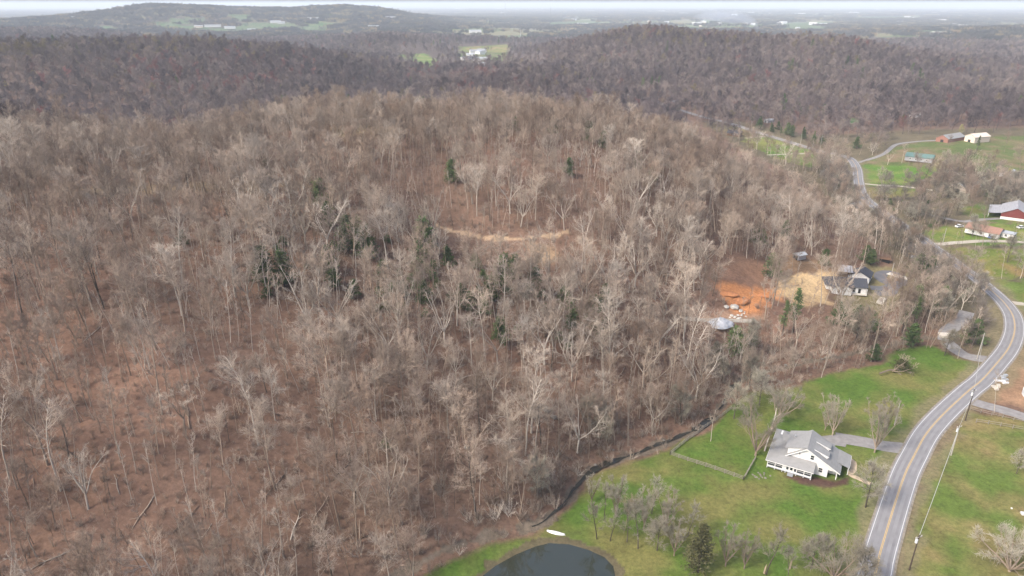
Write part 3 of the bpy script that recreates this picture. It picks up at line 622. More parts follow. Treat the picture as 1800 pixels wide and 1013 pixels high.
LINE3 = ([775, 776, 850, 905, 1000, 1001], [-9, 404, 420, 424, 412, -9]); LINE1 = ([1195, 1230, 1300, 1370, 1440, 1500, 1501], [200, 224, 256, 288, 318, 345, -9]); LINE2 = ([1224, 1225, 1300, 1380, 1450, 1560, 1561], [-9, 548, 578, 548, 556, 542, -9])
def blocks(x, y, h):
    """trees that were felled to keep the far road and the building plot open to view from the hill"""
    z = T(x, y); px, py = px_of(x, y, z); _, pt = px_of(x, y, z + h); r = np.zeros(len(x), bool)
    for L, hi in ((LINE1, 470), (LINE2, 700), (LINE3, 500)):
        lim = np.interp(px, *L, left=-9, right=-9); r |= (py > lim) & (pt < lim) & (py < hi) & (lim > 0)
    return r
woods = []      # x, y, z, kind, scale, rot
def scatter(x, y, kinds, p, s0, s1, grp):
    z = T(x, y) - .1; k = rng.choice(len(kinds), len(x), p=np.array(p) / sum(p)) if np.ndim(p) == 1 else np.array([rng.choice(len(kinds), p=q / q.sum()) for q in p])
    for i in range(len(x)): woods.append((float(x[i]), float(y[i]), float(z[i]), kinds[k[i]], rng.uniform(s0, s1), rng.uniform(0, 6.283), grp))
NEAR = 620
# canopy trees of the near wood
x, y = jitter_grid(5.7, 60, NEAR); z = T(x, y); s = free(x, y) & seen(x, y, z + 24); x, y, z = x[s], y[s], z[s]
px, py = px_of(x, y, z)
s = ~((px > 600) & (py > 1050)); x, y, px, py = x[s], y[s], px[s], py[s]; dens = fbm(x, y, 38, 91); thin = np.where((px < 620) & (py > 560), .76, .9) ; thin = np.where((py > 300) & (py < 420) & (px > 700) & (px < 1060), .5, thin); thin = np.where(py < 300, .97, thin)
thin = np.where((px > 1480) & (py < 490), .62, thin)
s = (dens + rng.uniform(-.3, .3, len(x))) < thin * .84; x, y, px, py = x[s], y[s], px[s], py[s]
s = ~blocks(x, y, 19); x, y, px, py = x[s], y[s], px[s], py[s]
kn = ['tall_grey_c', 'tall_tan_c', 'pale_broad_c', 'tall_grey_a', 'tall_grey_b', 'tall_tan_a', 'tall_tan_b', 'tall_dark', 'pole_a', 'pole_b', 'pale_broad_a', 'pale_broad_b', 'pale_tall_a', 'pale_tall_b', 'pale_snag']
band = np.exp(-(((py - 540) / 150) ** 2)) * (px > 430) * (px < 1280)
leftlow = ((px < 560) & (py > 560)).astype(float); upper = np.clip((330 - py) / 60, 0, 1)
P = np.stack([1.2 + 0 * px, 1.2 + 0 * px, .35 + 1.2 * band, 1.0 + 0 * px, 1.0 + 0 * px, 1.2 + 0 * px, 1.3 + 0 * px, .8 + .2 * upper, .8 + 2.2 * leftlow, .5 + 1.6 * leftlow, .35 + 3.0 * band, .3 + 2.8 * band, .5 + 2.2 * band, .5 + 1.4 * band, .3 + .2 * leftlow], -1)
P[:, 10:] *= (1 - .7 * upper)[:, None]
crest = np.interp(px, [0, 300, 560, 850, 1050, 1230, 1300], [243, 267, 221, 213, 221, 262, 300]); back = (py < crest - 2) & (px < 1290)
up_ = (~back) & (py < 310); lo_ = (~back) & (py >= 310)
vl = lo_ & inside(x, y, valleyP); lo_ &= ~vl; scatter(x[vl], y[vl], ['valley_tree', 'yard_round', 'tall_dark', 'tall_grey_c', 'bush_green'], [2, 1, .6, .6, .35], .55, .95, 'canopy')
scatter(x[lo_], y[lo_], kn, P[lo_], .55, 1.02, 'canopy'); scatter(x[up_], y[up_], kn, P[up_], .52, .88, 'canopy')
scatter(x[back], y[back], ['far_a', 'far_b', 'far_c', 'far_bud'], [1, 1, .8, .3], .75, 1.15, 'far')
bx_, by_ = jitter_grid(5.5, 150, 330); bz_ = T(bx_, by_); bpx, bpy_ = px_of(bx_, by_, bz_); s = free(bx_, by_) & (rng.uniform(0, 1, len(bx_)) < .85 * np.exp(-((bpx - 780) / 230) ** 2 - ((bpy_ - 520 - (bpx - 830) * .18) / 48) ** 2)); scatter(bx_[s], by_[s], ['bush_green', 'cedar_b'], [2, 1], .7, 1.25, 'under')
# understorey poles and brush
x, y = jitter_grid(3.8, 60, 430); z = T(x, y); s = free(x, y) & seen(x, y, z + 14); x, y = x[s], y[s]; px, py = px_of(x, y, T(x, y)); s = ~blocks(x, y, 12) & ~((px > 600) & (py > 1040)); x, y = x[s], y[s]
scatter(x, y, ['pole_a', 'pole_b', 'pole_c', 'brush_a', 'brush_b'], [1.3, .9, .6, .9, .9], .45, .95, 'under')
x, y = jitter_grid(2.9, 60, 260); s = free(x, y); x, y = x[s], y[s]; px, py = px_of(x, y, T(x, y)); s = ~((px > 600) & (py > 1040)); x, y = x[s], y[s]
scatter(x, y, ['brush_a', 'brush_b'], [1, 1], .25, .6, 'under')
# creek side thicket
t_ = rng.uniform(0, 1, 420); ii = (t_ * (len(CREEK) - 1)).astype(int); x = CREEK[ii, 0] + rng.normal(0, 5, 420) - 2.5; y = CREEK[ii, 1] + rng.normal(0, 5, 420) + 4
px, py = px_of(x, y, 0); s = free(x, y) & (py < 1000); scatter(x[s], y[s], ['brush_a', 'brush_b', 'brush_pale', 'pole_a', 'yard_round'], [1, 1, .6, .5, .25], .7, 1.25, 'thicket')
ii = rng.integers(0, len(CREEK), 260); x = CREEK[ii, 0] + rng.normal(-1.5, 1.8, 260); y = CREEK[ii, 1] + rng.normal(1.5, 1.8, 260); px, py = px_of(x, y, 0); s = (py < 985) & (py > 590); scatter(x[s], y[s], ['brush_a', 'brush_b', 'brush_pale'], [1, 1, .5], .4, .85, 'thicket')
# trees along the valley road
ii = rng.integers(0, len(ROAD), 900); side = rng.choice([-1, 1], 900); x = ROAD[ii, 0] + side * rng.uniform(8, 24, 900); y = ROAD[ii, 1] + rng.normal(0, 6, 900); px, py = px_of(x, y, T(x, y)); s = (py > 318) & (py < 520) & (px < 1770) & free(x, y) & ~((py > 430) & (px > 1690)); x, y = x[s], y[s]
scatter(x, y, ['tall_dark', 'valley_tree', 'yard_round', 'brush_b', 'bush_green'], [.5, 1.4, 1.4, 1.2, .6], .4, .8, 'canopy')
# middle distance and far hills
x, y = jitter_grid(8.6, NEAR, 2300); z = T0(x, y); s = seen(x, y, z + 18); x, y, z = x[s], y[s], z[s]; s = free(x, y); x, y, z = x[s], y[s], z[s]
px, py = px_of(x, y, z)
valley = ((px > 1240) & (py > 225)).astype(float); s = (rng.uniform(0, 1, len(x)) > np.maximum(valley * .72, .8 * ((px > 690) & (px < 960) & (py > 76) & (py < 128)))) & ~blocks(x, y, 15) & ((rng.uniform(0, 1, len(x)) > .55) | ~((px > 1480) & (np.hypot(x, y) > 1380))); x, y, z, px, py = x[s], y[s], z[s], px[s], py[s]
bud = np.clip(1.2 - ((px - 380) / 200) ** 2 - ((py - 140) / 40) ** 2, 0, 1) * 1.2 + np.clip(1 - ((px - 800) / 110) ** 2 - ((py - 148) / 28) ** 2, 0, 1) * 1.4 + .10
oli = np.clip((z - 38) / 18, 0, 1) * .9 + .08
P = np.stack([1.2 + 0 * px, 1.2 + 0 * px, .8 + 0 * px, bud * (fbm(x, y, 60, 95) > .46), oli,   .006 + .35 * (fbm(x, y, 70, 99) > .72), .012 + 0 * px], -1)
scatter(x, y, ['far_a', 'far_b', 'far_c', 'far_bud', 'far_olive', 'pine_a', 'yellow_tree'], P, .6, 1.2, 'far')
# stands of trees over the low country as far as the skyline
for sp, a_, b_ in ((34, 2300, 4600), (52, 4600, 8500), (110, 8500, 17000)):
    x, y = jitter_grid(sp, a_, b_, 44); z = T0(x, y); s = seen(x, y, z + 18); x, y, z = x[s], y[s], z[s]
    wv_ = plain_wood(x, y) + np.clip((z - 12) / 20, 0, .4); s = (wv_ > .46) | (rng.uniform(0, 1, len(x)) < .10); x, y = x[s], y[s]; s = free(x, y); x, y = x[s], y[s]
    scatter(x, y, ['stand_a', 'stand_b', 'stand_olive'], [1, 1, .35], .8 * sp / 34, 1.1 * sp / 34 + .1, 'far')
print('scattered', len(woods))

# ---- the largest trees of the wood stand as things of their own
HGT = dict(tall_grey_c=19, tall_tan_c=24, pale_broad_c=22, tall_grey_a=23, tall_grey_b=25, tall_tan_a=22, tall_tan_b=21, tall_dark=22, pole_a=17, pole_b=19, pale_broad_a=21, pale_broad_b=19, pale_tall_a=25, pale_tall_b=23, pale_snag=19)
LOOK = dict(tall_grey_c='shorter wide-crowned grey tree', tall_tan_c='very tall tan tree crowned high', pale_broad_c='tan spreading three-stemmed tree', tall_grey_a='grey tree with high oval crown', tall_grey_b='tall grey tree with wavy limbs', tall_tan_a='tan tree with straight clear trunk', tall_tan_b='slightly leaning fuzzy tan tree',
            tall_dark='dark-trunked tree', pole_a='thin tan pole-like tree', pole_b='thin pale leaning pole-like tree', pale_broad_a='pale spreading four-stemmed tree', pale_broad_b='pale spreading five-stemmed tree',
            pale_tall_a='tall whitish crooked-limbed tree', pale_tall_b='leaning whitish crooked-limbed tree', pale_snag='whitish half-bare twisted snag')
def zone(px, py):
    a = 'low on the slope' if py > 870 else 'on the lower slope' if py > 740 else 'midway up the slope' if py > 620 else 'high on the slope' if py > 500 else 'near the hill top'
    b = [w_ for lim, w_ in ((170, 'at the far left'), (340, 'in the left wood'), (520, 'well left of the pond'), (700, 'left of the pond bank'), (860, 'above the pond'), (1020, 'behind the creek mouth'), (1180, 'behind the creek bend'), (9999, 'toward the orange cut')) if px < lim][0]
    return a + ' ' + b
cand = []
for i, (x, y, z, k, s, r_, g) in enumerate(woods):
    if g == 'canopy' and k in HGT:
        X, Y = proj(x, y, z); 
        if -5 < X < 1805 and Y < 1030: cand.append((HGT[k] * s / math.hypot(x, y, CAM_H - z) * (1 if not k.startswith('pole') else .8), i, X, Y))
cand.sort(reverse=True); cand = cand[:212]
by_label = {}
for q, i, X, Y in cand: by_label.setdefault((woods[i][3], zone(X, Y)), []).append((woods[i][4], i))
chosen = set()
for (k, zn), L in by_label.items():
    L.sort(reverse=True)
    for j, (s, i) in enumerate(L):
        pre = '' if len(L) == 1 else (('taller ', 'shorter ')[j] if len(L) == 2 else '')
        x, y, z, k, s, r_, g = woods[i]; chosen.add(i)
        place(k, 'bare_tree', x, y, r_, s, pre + LOOK[k] + ' ' + zn, 'bare tree', 'bare trees of the hillside wood', sz=.85 + .3 * ((i * 37) % 11) / 10, wide=1.22)
woods = [w_ for i, w_ in enumerate(woods) if i not in chosen]
# ---- the rest of the woods: one mass each for the near wood, its undergrowth and the far hills
pcol = bpy.data.collections.new('tree_sources')          # sources only; not linked into the scene
names = sorted({w_[3] for w_ in woods})
for k in names:
    tr, cr = KINDS[k]['gen']; mb = MB(); mb.add(tr.v, tr.f, 0); mb.add(cr.v, cr.f, 1)
    o = bpy.data.objects.new('source_' + k, mb.mesh('source_' + k, KINDS[k]['mats'])); pcol.objects.link(o)
order = {o.name[7:]: i for i, o in enumerate(sorted(pcol.objects, key=lambda o: o.name))}
ng = bpy.data.node_groups.new('scatter_trees', 'GeometryNodeTree')
ng.interface.new_socket('Geometry', in_out='INPUT', socket_type='NodeSocketGeometry'); ng.interface.new_socket('Geometry', in_out='OUTPUT', socket_type='NodeSocketGeometry')
gi = ng.nodes.new('NodeGroupInput'); go = ng.nodes.new('NodeGroupOutput'); ip = ng.nodes.new('GeometryNodeInstanceOnPoints'); ci = ng.nodes.new('GeometryNodeCollectionInfo')
ci.inputs['Collection'].default_value = pcol; ci.inputs['Separate Children'].default_value = True; ci.inputs['Reset Children'].default_value = True
ng.links.new(gi.outputs[0], ip.inputs['Points']); ng.links.new(ci.outputs[0], ip.inputs['Instance']); ip.inputs['Pick Instance'].default_value = True
for nm, ty, sock in (('which', 'INT', 'Instance Index'), ('turn', 'FLOAT_VECTOR', 'Rotation'), ('size', 'FLOAT_VECTOR', 'Scale')):
    na = ng.nodes.new('GeometryNodeInputNamedAttribute'); na.data_type = ty; na.inputs['Name'].default_value = nm
    ng.links.new(na.outputs['Attribute'], ip.inputs[sock])
ng.links.new(ip.outputs[0], go.inputs[0])
def mass(name, rows, label):
    me = bpy.data.meshes.new(name); me.from_pydata([w_[:3] for w_ in rows], [], [])
    a = me.attributes.new('which', 'INT', 'POINT'); a.data.foreach_set('value', np.array([order[w_[3]] for w_ in rows], np.int32))
    a = me.attributes.new('turn', 'FLOAT_VECTOR', 'POINT'); a.data.foreach_set('vector', np.array([(.12 * math.sin(i * 2.4), .12 * math.sin(i * 3.7), w_[5]) if w_[6] != 'far' else (0, 0, w_[5]) for i, w_ in enumerate(rows)], np.float32).ravel())
    a = me.attributes.new('size', 'FLOAT_VECTOR', 'POINT'); a.data.foreach_set('vector', np.array([(w_[4] * (1 if 'stand' in w_[3] or w_[6] not in ('canopy', 'far') else 1.25), w_[4] * (1 if 'stand' in w_[3] or w_[6] not in ('canopy', 'far') else 1.25), min(w_[4], 1.15) if 'stand' in w_[3] else w_[4] * (.85 + .3 * ((i * 7919) % 101) / 100)) for i, w_ in enumerate(rows)], np.float32).ravel())
    o = bpy.data.objects.new(name, me); COL.objects.link(o); md = o.modifiers.new('scatter', 'NODES'); md.node_group = ng
    tag(o, label, name.replace('_', ' '), kind='stuff')
mass('woods', [w_ for w_ in woods if w_[6] == 'canopy'], 'leafless brown and grey trees massed over the hillside')
mass('undergrowth', [w_ for w_ in woods if w_[6] in ('under', 'thicket')], 'thin saplings and brush between the trees and along the creek')
mass('distant_woods', [w_ for w_ in woods if w_[6] == 'far'], 'purplish leafless woods over the far hills and plain')

# ---- trees and bushes that can be told apart, each where it stands
TR = [  # kind, foot in the photograph, scale, label
    ('yard_big', 1328, 800, 1.0, 'large many-stemmed bare tree leaning over the farmhouse porch corner'),
    ('yard_big', 1368, 742, .78, 'broad bare tree behind the farmhouse roof by the leaning trunk'),
    ('yard_vase', 1463, 766, 1.0, 'fan-shaped pale yard tree beside the end of the farmhouse driveway'),
    ('yard_vase', 1450, 756, .7, 'smaller fan-shaped tree just behind the farmhouse roof ridge'),
    ('yard_vase', 1537, 796, 1.12, 'fan-shaped bare tree standing where the driveway passes toward the road'),
    ('yard_vase', 1553, 768, .95, 'fan-shaped bare tree between the driveway and the lawn near the road'),
    ('yard_round', 1521, 893, 1.0, 'round-crowned dark-stemmed tree at the end of the flagstone path'),
    ('pale_snag', 1249, 775, .62, 'small pale tree with drooping limbs beside the rail fence corner'),
    ('yard_round', 1290, 735, .9, 'bare bushy tree on the fence line above the paddock'),
    ('yard_round', 1335, 712, 1.0, 'bare round tree on the field edge behind the paddock'),
    ('spread_low', 1372, 716, .9, 'low spreading tree on the field edge behind the farmhouse'),
    ('leaning_bare', 1062, 905, .8, 'thin bare tree nearest the creek mouth on the lawn'), ('leaning_bare', 1050, 945, .95, 'dark-stemmed tree above the pond tip'),
    ('leaning_bare', 1072, 948, .85, 'dark-stemmed tree just right of the pond tip'), ('leaning_bare', 1102, 950, .9, 'thin tree right of the pond by the ditch head'),
    ('leaning_bare', 1122, 962, 1.1, 'leaning dark tree beside the ditch'), ('yard_round', 1155, 965, .8, 'bushy bare tree right of the ditch'),
    ('yard_vase', 1082, 905, .9, 'fuzzy tan tree at the upper end of the lawn tree group near the creek'), ('tall_tan_b', 1098, 930, .5, 'tallest slim tan tree of the lawn group right of the pond tip'),
    ('yard_vase', 1132, 925, .85, 'fan-shaped bare tree in the middle of the lawn group'), ('leaning_bare', 1145, 900, .9, 'thin dark tree at the back of the lawn group'), ('yard_vase', 1170, 930, .9, 'broad fan-shaped tree at the right end of the lawn group'), ('leaning_bare', 1208, 940, .85, 'thin bare tree just behind the bronze cedar'), ('yard_vase', 1040, 880, .6, 'small bushy tree at the creek edge of the lawn'),
    ('yard_vase', 1185, 975, .75, 'slim bushy tree left of the bronze cedar'), ('yard_vase', 1275, 995, .85, 'fuzzy bare tree right of the bronze cedar'),
    ('yard_vase', 1308, 1000, .72, 'second fuzzy bare tree right of the bronze cedar'), ('leaning_bare', 1345, 1010, 1.15, 'dark leaning tree with a split broken trunk'),
    ('leaning_bare', 1385, 1018, .7, 'small bare tree beside the broken pale stub'), ('spread_low', 1465, 1018, 1.25, 'large pale spreading tree on the lawn near the road edge line'),
    ('yard_round', 1425, 1000, .8, 'bare tree behind the large pale spreading tree'), ('yard_round', 1515, 1040, .95, 'bare tree whose dark branches reach over the near road edge'),
    ('spread_low', 1772, 1010, 1.35, 'wide sprawling bare tree in the pasture right of the road'), ('yard_round', 1785, 838, .55, 'small round bare shrub tree in the right pasture'),
    ('yard_round', 1392, 860 - 8, .01, ''),
    ('pale_broad_a', 1398, 618, .85, 'large pale forked tree before the tan building plot'), ('pale_tall_a', 1478, 615, .85, 'tall pale-trunked tree in front of the white house'),
    ('pale_tall_b', 1462, 612, .8, 'reddish leaning trunk beside the tall pale-trunked tree'), ('pale_broad_b', 1575, 592, .85, 'crooked pale tree below the black loop drive'),
    ('pale_broad_a', 1660, 566, .75, 'pale crooked tree among the evergreens near the road bend'), ('pale_broad_b', 1690, 545, .72, 'pale forked tree close to the road bend'),
    ('tall_grey_b', 1492, 500, .85, 'tall grey tree rising between the carport and garage'), ('tall_grey_a', 1310, 690, .7, 'grey tree on the field corner above the creek'),
    ('pale_broad_b', 1300, 640, .8, 'wide pale tree below the white plastic heap'), ('yard_round', 1660, 625, .8, 'small dark tree at the lane by the concrete slab'),
    ('pale_broad_a', 1245, 600, .7, 'pale forked tree left of the white plastic heap'),
    ('tall_dark', 1330, 470, .55, 'thin dark trunk standing above the orange cut'), ('pole_c', 1316, 552, .75, 'burnt black pole standing on the orange plot'), ('pole_c', 1335, 556, .6, 'shorter black pole on the orange plot'), ('pole_c', 1280, 460, .7, 'dark slim trunk on the cut bank edge'),
    ('yard_round', 1709, 417, .95, 'dark round-headed tree in front of the terracotta-roofed cottage'), ('yard_round', 1680, 380, 1.1, 'leaning dark tree behind the cottage lawn hedge'), ('yard_round', 1770, 462, 1.0, 'bare tree at the orchard edge'),
    ('yard_round', 1745, 437, .6, 'small bare tree on the lane side below the cottage'), ('pale_broad_a', 1560, 290, .55, 'white-limbed tree beside the gravel lane to the brick house'), ('pale_tall_a', 1585, 287, .6, 'second white-limbed tree beside the gravel lane to the brick house'),
    ('tall_grey_a', 1665, 268, .6, 'grey tree in front of the brick house'), ('tall_dark', 1745, 295, .6, 'dark tree right of the evergreen bush'), ('tall_grey_b', 1765, 268, .65, 'grey tree on the grass right of the beige house'),
    ('yard_big', 1780, 345, .85, 'broad grey tree above the red barn roof'), ('pale_broad_b', 1720, 318, .6, 'pale trunk cluster near the dark-roofed house'),
    ('yard_big', 1460, 300, .7, 'pale wispy tree clump at the lane junction by the road'), ('pale_broad_a', 1480, 330, .6, 'pale clump of stems left of the road bend'),
    ('tall_dark', 1620, 366, .7, 'dark tree in the hedge above the orchard lane'), ('tall_tan_a', 1650, 372, .7, 'tan tree in the hedge above the orchard lane'),
]
for k, X, Y, s, lab in TR:
    if not lab: continue
    (x, y), = ground_px([(X, Y)], T) if Y < 700 else [at(X, Y, 0)]
    place(k, 'bare_tree', x, y, rnd.uniform(0, 6.28), s * (1.12 if 'yard' in k else 1), lab, 'bare tree')
EV = [  # evergreens
    ('cedar_a', 467, 502, 1.15, 'tallest dark green cedar of the pair on the upper left slope'), ('cedar_b', 500, 505, 1.1, 'wide dark green cedar of the pair on the upper left slope'),
    ('cedar_b', 612, 445, 1.2, 'dark cedar behind the pale trees above the red clearing'), ('cedar_a', 645, 455, 1.1, 'bright green cedar at the edge of the red clearing'), ('cedar_a', 630, 430, .9, 'small cedar behind the bright green cedar'),
    ('cedar_a', 746, 450, 1.25, 'slim tall cedar in the middle of the wood'), ('cedar_b', 740, 488, 1.0, 'squat cedar below the slim tall cedar'), ('cedar_a', 745, 535, .75, 'small pointed cedar on red ground below the squat cedar'),
    ('bush_green', 708, 552, 1.2, 'low green bush left of the small pointed cedar'), ('cedar_b', 886, 515, 1.25, 'bright green cedar below the straw clearing'), ('cedar_b', 862, 535, .9, 'dark cedar left of the bright green cedar'),
    ('cedar_a', 940, 525, 1.0, 'yellowish green cedar right of the bright green cedar'), ('cedar_a', 905, 490, .8, 'slim cedar behind the bright green cedar'), ('bush_green', 992, 530, 1.3, 'low evergreen right of the yellowish cedar'), ('cedar_b', 1042, 582, 1.15, 'leaning olive cedar above the creek bend'), ('bush_green', 1055, 592, 1.1, 'olive bush at the foot of the leaning olive cedar'),
    ('cedar_a', 565, 365, 1.0, 'cedar on the hill top left of the trail'), ('cedar_b', 580, 400, .9, 'cedar behind the pale grove on the upper slope'), ('cedar_b', 545, 325, .9, 'small cedar near the straw clearing'), ('cedar_b', 470, 318, 1.1, 'round dark cedar near the left hill top'),
    ('cedar_a', 795, 322, 1.35, 'slender dark cedar beside white trunks on the hill top'), ('cedar_b', 905, 232, 1.1, 'greenish cedar on the hill crest'), ('cedar_b', 975, 238, 1.3, 'bright green cedar on the hill crest'), ('cedar_a', 1035, 250, 1.4, 'dark cedar right of the bright crest cedar'),
    ('cedar_a', 1060, 262, 1.2, 'second dark cedar on the right of the crest'), ('cedar_b', 1062, 230, 1.0, 'small black-green cedar on the crest skyline'), ('cedar_b', 760, 222, 1.3, 'wide dark cedar at the left of the crest'), ('cedar_a', 742, 215, 1.2, 'dark pointed cedar at the left of the crest'),
    ('cedar_b', 1000, 310, 1.1, 'dark cedar among white trunks on the right shoulder'), ('cedar_a', 1120, 300, 1.2, 'dark green cedar on the right shoulder of the hill'), ('cedar_b', 1145, 320, 1.0, 'low cedar right of the shoulder cedar'),
    ('cedar_a', 1328, 428, 1.0, 'dark cedar pair member left of the small shed'), ('cedar_b', 1338, 432, .9, 'rounder cedar left of the small shed'), ('cedar_a', 1378, 418, 1.0, 'tall cedar above the small shed'), ('cedar_b', 1355, 488, 1.3, 'dense dark cedar at the head of the tan plot'), ('cedar_a', 1362, 490, 1.1, 'second dark cedar at the head of the tan plot'),
    ('pine_a', 1393, 585, .95, 'tall ragged pine in front of the tan plot'), ('pine_a', 1375, 590, .75, 'shorter ragged pine in front of the tan plot'), ('cedar_a', 1318, 612, .95, 'yellowish cedar right of the white plastic heap'), ('cedar_b', 1290, 625, 1.0, 'green cedar below the white plastic heap'),
    ('cedar_a', 1449, 468, .95, 'dark pointed cedar above the tan track'), ('cedar_b', 1520, 462, 1.0, 'dark cedar behind the garage'), ('cedar_b', 1530, 466, .9, 'second dark cedar behind the garage'),
    ('cedar_b', 1470, 575, 1.2, 'dark evergreen in front of the white house wing'), ('cedar_b', 1505, 580, 1.2, 'dark evergreen below the white house porch'), ('cedar_b', 1530, 585, 1.0, 'small evergreen below the concrete box'), ('pine_a', 1585, 585, .6, 'tall dark evergreen below the loop drive'),
    ('pine_a', 1605, 575, .7, 'taller dark evergreen below the loop drive'), ('cedar_a', 1608, 548, 1.3, 'dark evergreen right of the loop drive'), ('cedar_b', 1625, 530, 1.3, 'round evergreen between loop drive and road'), ('cedar_b', 1612, 487, 1.3, 'glossy round evergreen beside the loop drive'), ('cedar_b', 1632, 485, 1.1, 'evergreen between the glossy one and the road'),
    ('pine_a', 1640, 560, .6, 'ragged evergreen among pale trees near the bend'), ('cedar_b', 1655, 540, 1.1, 'evergreen near the road side among pale trees'), ('cedar_b', 1600, 610, 1.1, 'evergreen at the field corner'), ('cedar_b', 1710, 606, 1.2, 'round evergreen beside the creek lane'), ('cedar_b', 1535, 636, .8, 'small evergreen at the edge of the far lawn'),
    ('bush_green', 1475, 838, .55, 'clipped green bush at the farmhouse corner'), ('cedar_bronze', 1227, 1005, .85, 'tall bronze-green cedar with dead branches below the farmhouse lawn'), ('bush_green', 684, 845, .8, 'small green bush on the leaf-strewn slope'),
    ('pine_a', 1717, 264, .6, 'dark evergreen right of the beige house'), ('pine_a', 1390, 132, 1.1, 'dark green pine clump member on the far long hill'), ('pine_a', 1383, 134, 1.0, 'second pine of the clump on the far long hill'), ('pine_a', 1398, 134, .9, 'smaller pine of the clump on the far long hill'),
    ('yellow_tree', 1680, 305, 1.0, 'rounded pale yellow tree in new leaf by the dark roof'), ('yellow_tree', 1688, 235, .9, 'yellow-green tree behind the brick house'), ('yellow_tree', 1770, 322, 1.1, 'yellow-green tree over the hidden white house'), ('yellow_tree', 958, 190, 1.1, 'yellowish tree in new leaf on the crest'),
    ('bush_green', 1500, 345, 1.6, 'yellow-green bush at the road bend'), ('cedar_b', 1505, 262, 1.2, 'dark evergreen beside the far lane'),
]
for i in range(14):
    X = 1320 + i * 9.5 + rnd.uniform(-6, 6); EV.append((('pine_a', 'cedar_a', 'cedar_b')[i % 3], X, 224 + i * 2.6 + rnd.uniform(-10, 3), (.62, 1.2, 1.3)[i % 3] * rnd.uniform(.7, 1.15), 'dark evergreen in the row along the upper side of the far road'))
for k, X, Y, s, lab in EV:
    (x, y), = ground_px([(X, Y)], T) if Y < 700 else [at(X, Y, 0)]
    row = 'in the row' in lab
    s *= (1.45 if Y > 340 else 1.0) if (k in ('cedar_a', 'cedar_b') and X < 1300) else 1.1
    place(k, 'evergreen_tree' if 'bush' not in k else 'evergreen_bush', x, y, rnd.uniform(0, 6.28), s, lab, 'yellow tree' if 'yellow' in k else 'evergreen bush' if 'bush' in k else 'evergreen tree', 'evergreens along the far road' if row else None)
# orchard: short brown bushes in rows
k_ = 0
for r_ in range(6):
    for q in range(8):
        X = 1668 + q * 17 + r_ * 3 + rnd.uniform(-3, 3); Y = 443 + r_ * 7.5 + q * .4 + rnd.uniform(-1, 1)
        if X > 1805: continue
        (x, y), = ground_px([(X, Y)], T); place('brush_b', 'orchard_bush', x, y, rnd.uniform(0, 6), .36, 'small brown bush in the orchard rows beyond the road bend', 'bush', 'orchard bushes in rows')
# logs on the forest floor
lg = MB(); lg.tube([(-4, 0, .2), (-1, .2, .28), (2, -.1, .3), (5, .1, .25)], [.08, .11, .14, .16], 6); lg.tube([(-1, .2, .3), (-2.2, 1.6, .9)], [.09, .02], 4); lg.tube([(.5, 0, .3), (-.4, -1.4, .8)], [.08, .02], 4)
lme = {c: lg.mesh('log_' + c, M[c], True) for c in ('tan', 'dark', 'pale')}
LP = [(60, 860), (130, 800), (205, 850), (250, 905), (330, 910), (360, 940), (395, 885), (480, 860), (520, 920), (560, 900), (600, 830), (640, 760), (690, 890), (700, 955), (735, 850), (780, 800), (845, 815), (860, 745), (905, 905), (640, 945), (690, 700), (250, 560), (310, 600), (160, 590), (410, 640), (470, 720), (830, 660), (960, 640), (1020, 720), (100, 720), (330, 730), (575, 720), (745, 640), (1090, 660), (180, 960), (90, 985)]
for i, (X, Y) in enumerate(LP):
    (x, y), = ground_px([(X, Y)], T); e = .15; dx = (T(np.array([x + e]), np.array([y])) - T(np.array([x - e]), np.array([y])))[0] / (2 * e); dy = (T(np.array([x]), np.array([y + e])) - T(np.array([x]), np.array([y - e])))[0] / (2 * e)
    c_ = ('tan', 'dark', 'pale')[i % 3]; o = bpy.data.objects.new('fallen_log', lme[c_]); COL.objects.link(o); nrm = Vector((-dx, -dy, 1)).normalized()
    o.rotation_euler = (nrm.to_track_quat('Z', 'Y') @ Matrix.Rotation(rnd.uniform(0, 6.28), 3, 'Z').to_quaternion()).to_euler(); o.location = (x, y, float(T(np.array([x]), np.array([y]))[0])); o.scale = (rnd.uniform(.5, .95),) * 3
    tag(o, {'tan': 'tan', 'dark': 'dark rotten', 'pale': 'pale bleached'}[c_] + ' fallen log lying ' + zone(X, Y), 'fallen log', 'fallen logs on the leaf litter')

# ---------------------------------------------------------------- farmhouse
def Q(mb, pts, m=0): mb.add(pts, [tuple(range(len(pts)))], m)
def window(parent, x, y, z, wd, ht, face, frame=.1, name='window', pane='glass', bars=True):
    """frame and pane on a wall whose outward direction is face (unit vector in the house's own axes)"""
    f = Vector((*face, 0)); s = Vector((-f.y, f.x, 0)); c0 = Vector((x, y, z))
    def bx(mb, a0, a1, z0, z1, d0, d1):
        p = [c0 + s * a + f * d + Vector((0, 0, zz)) for zz in (z0, z1) for a, d in ((a0, d0), (a1, d0), (a1, d1), (a0, d1))]
        mb.add(p, [(3, 2, 1, 0), (4, 5, 6, 7), (0, 1, 5, 4), (1, 2, 6, 5), (2, 3, 7, 6), (3, 0, 4, 7)])
    mb = MB(); h = wd / 2
    bx(mb, -h - frame, -h, -ht / 2 - frame, ht / 2 + frame, -.02, .06); bx(mb, h, h + frame, -ht / 2 - frame, ht / 2 + frame, -.02, .06); bx(mb, -h, h, ht / 2, ht / 2 + frame, -.02, .06); bx(mb, -h, h, -ht / 2 - frame, -ht / 2, -.02, .075)
    if bars: bx(mb, -h, h, -.035, .035, -.02, .05)
    wf = mb.build(name, M['trim'], parent); mb = MB(); bx(mb, -h, h, -ht / 2, ht / 2, -.02, .025); mb.build('pane', M[pane], wf); return wf
ax = math.atan2(-5.2, 9.2)
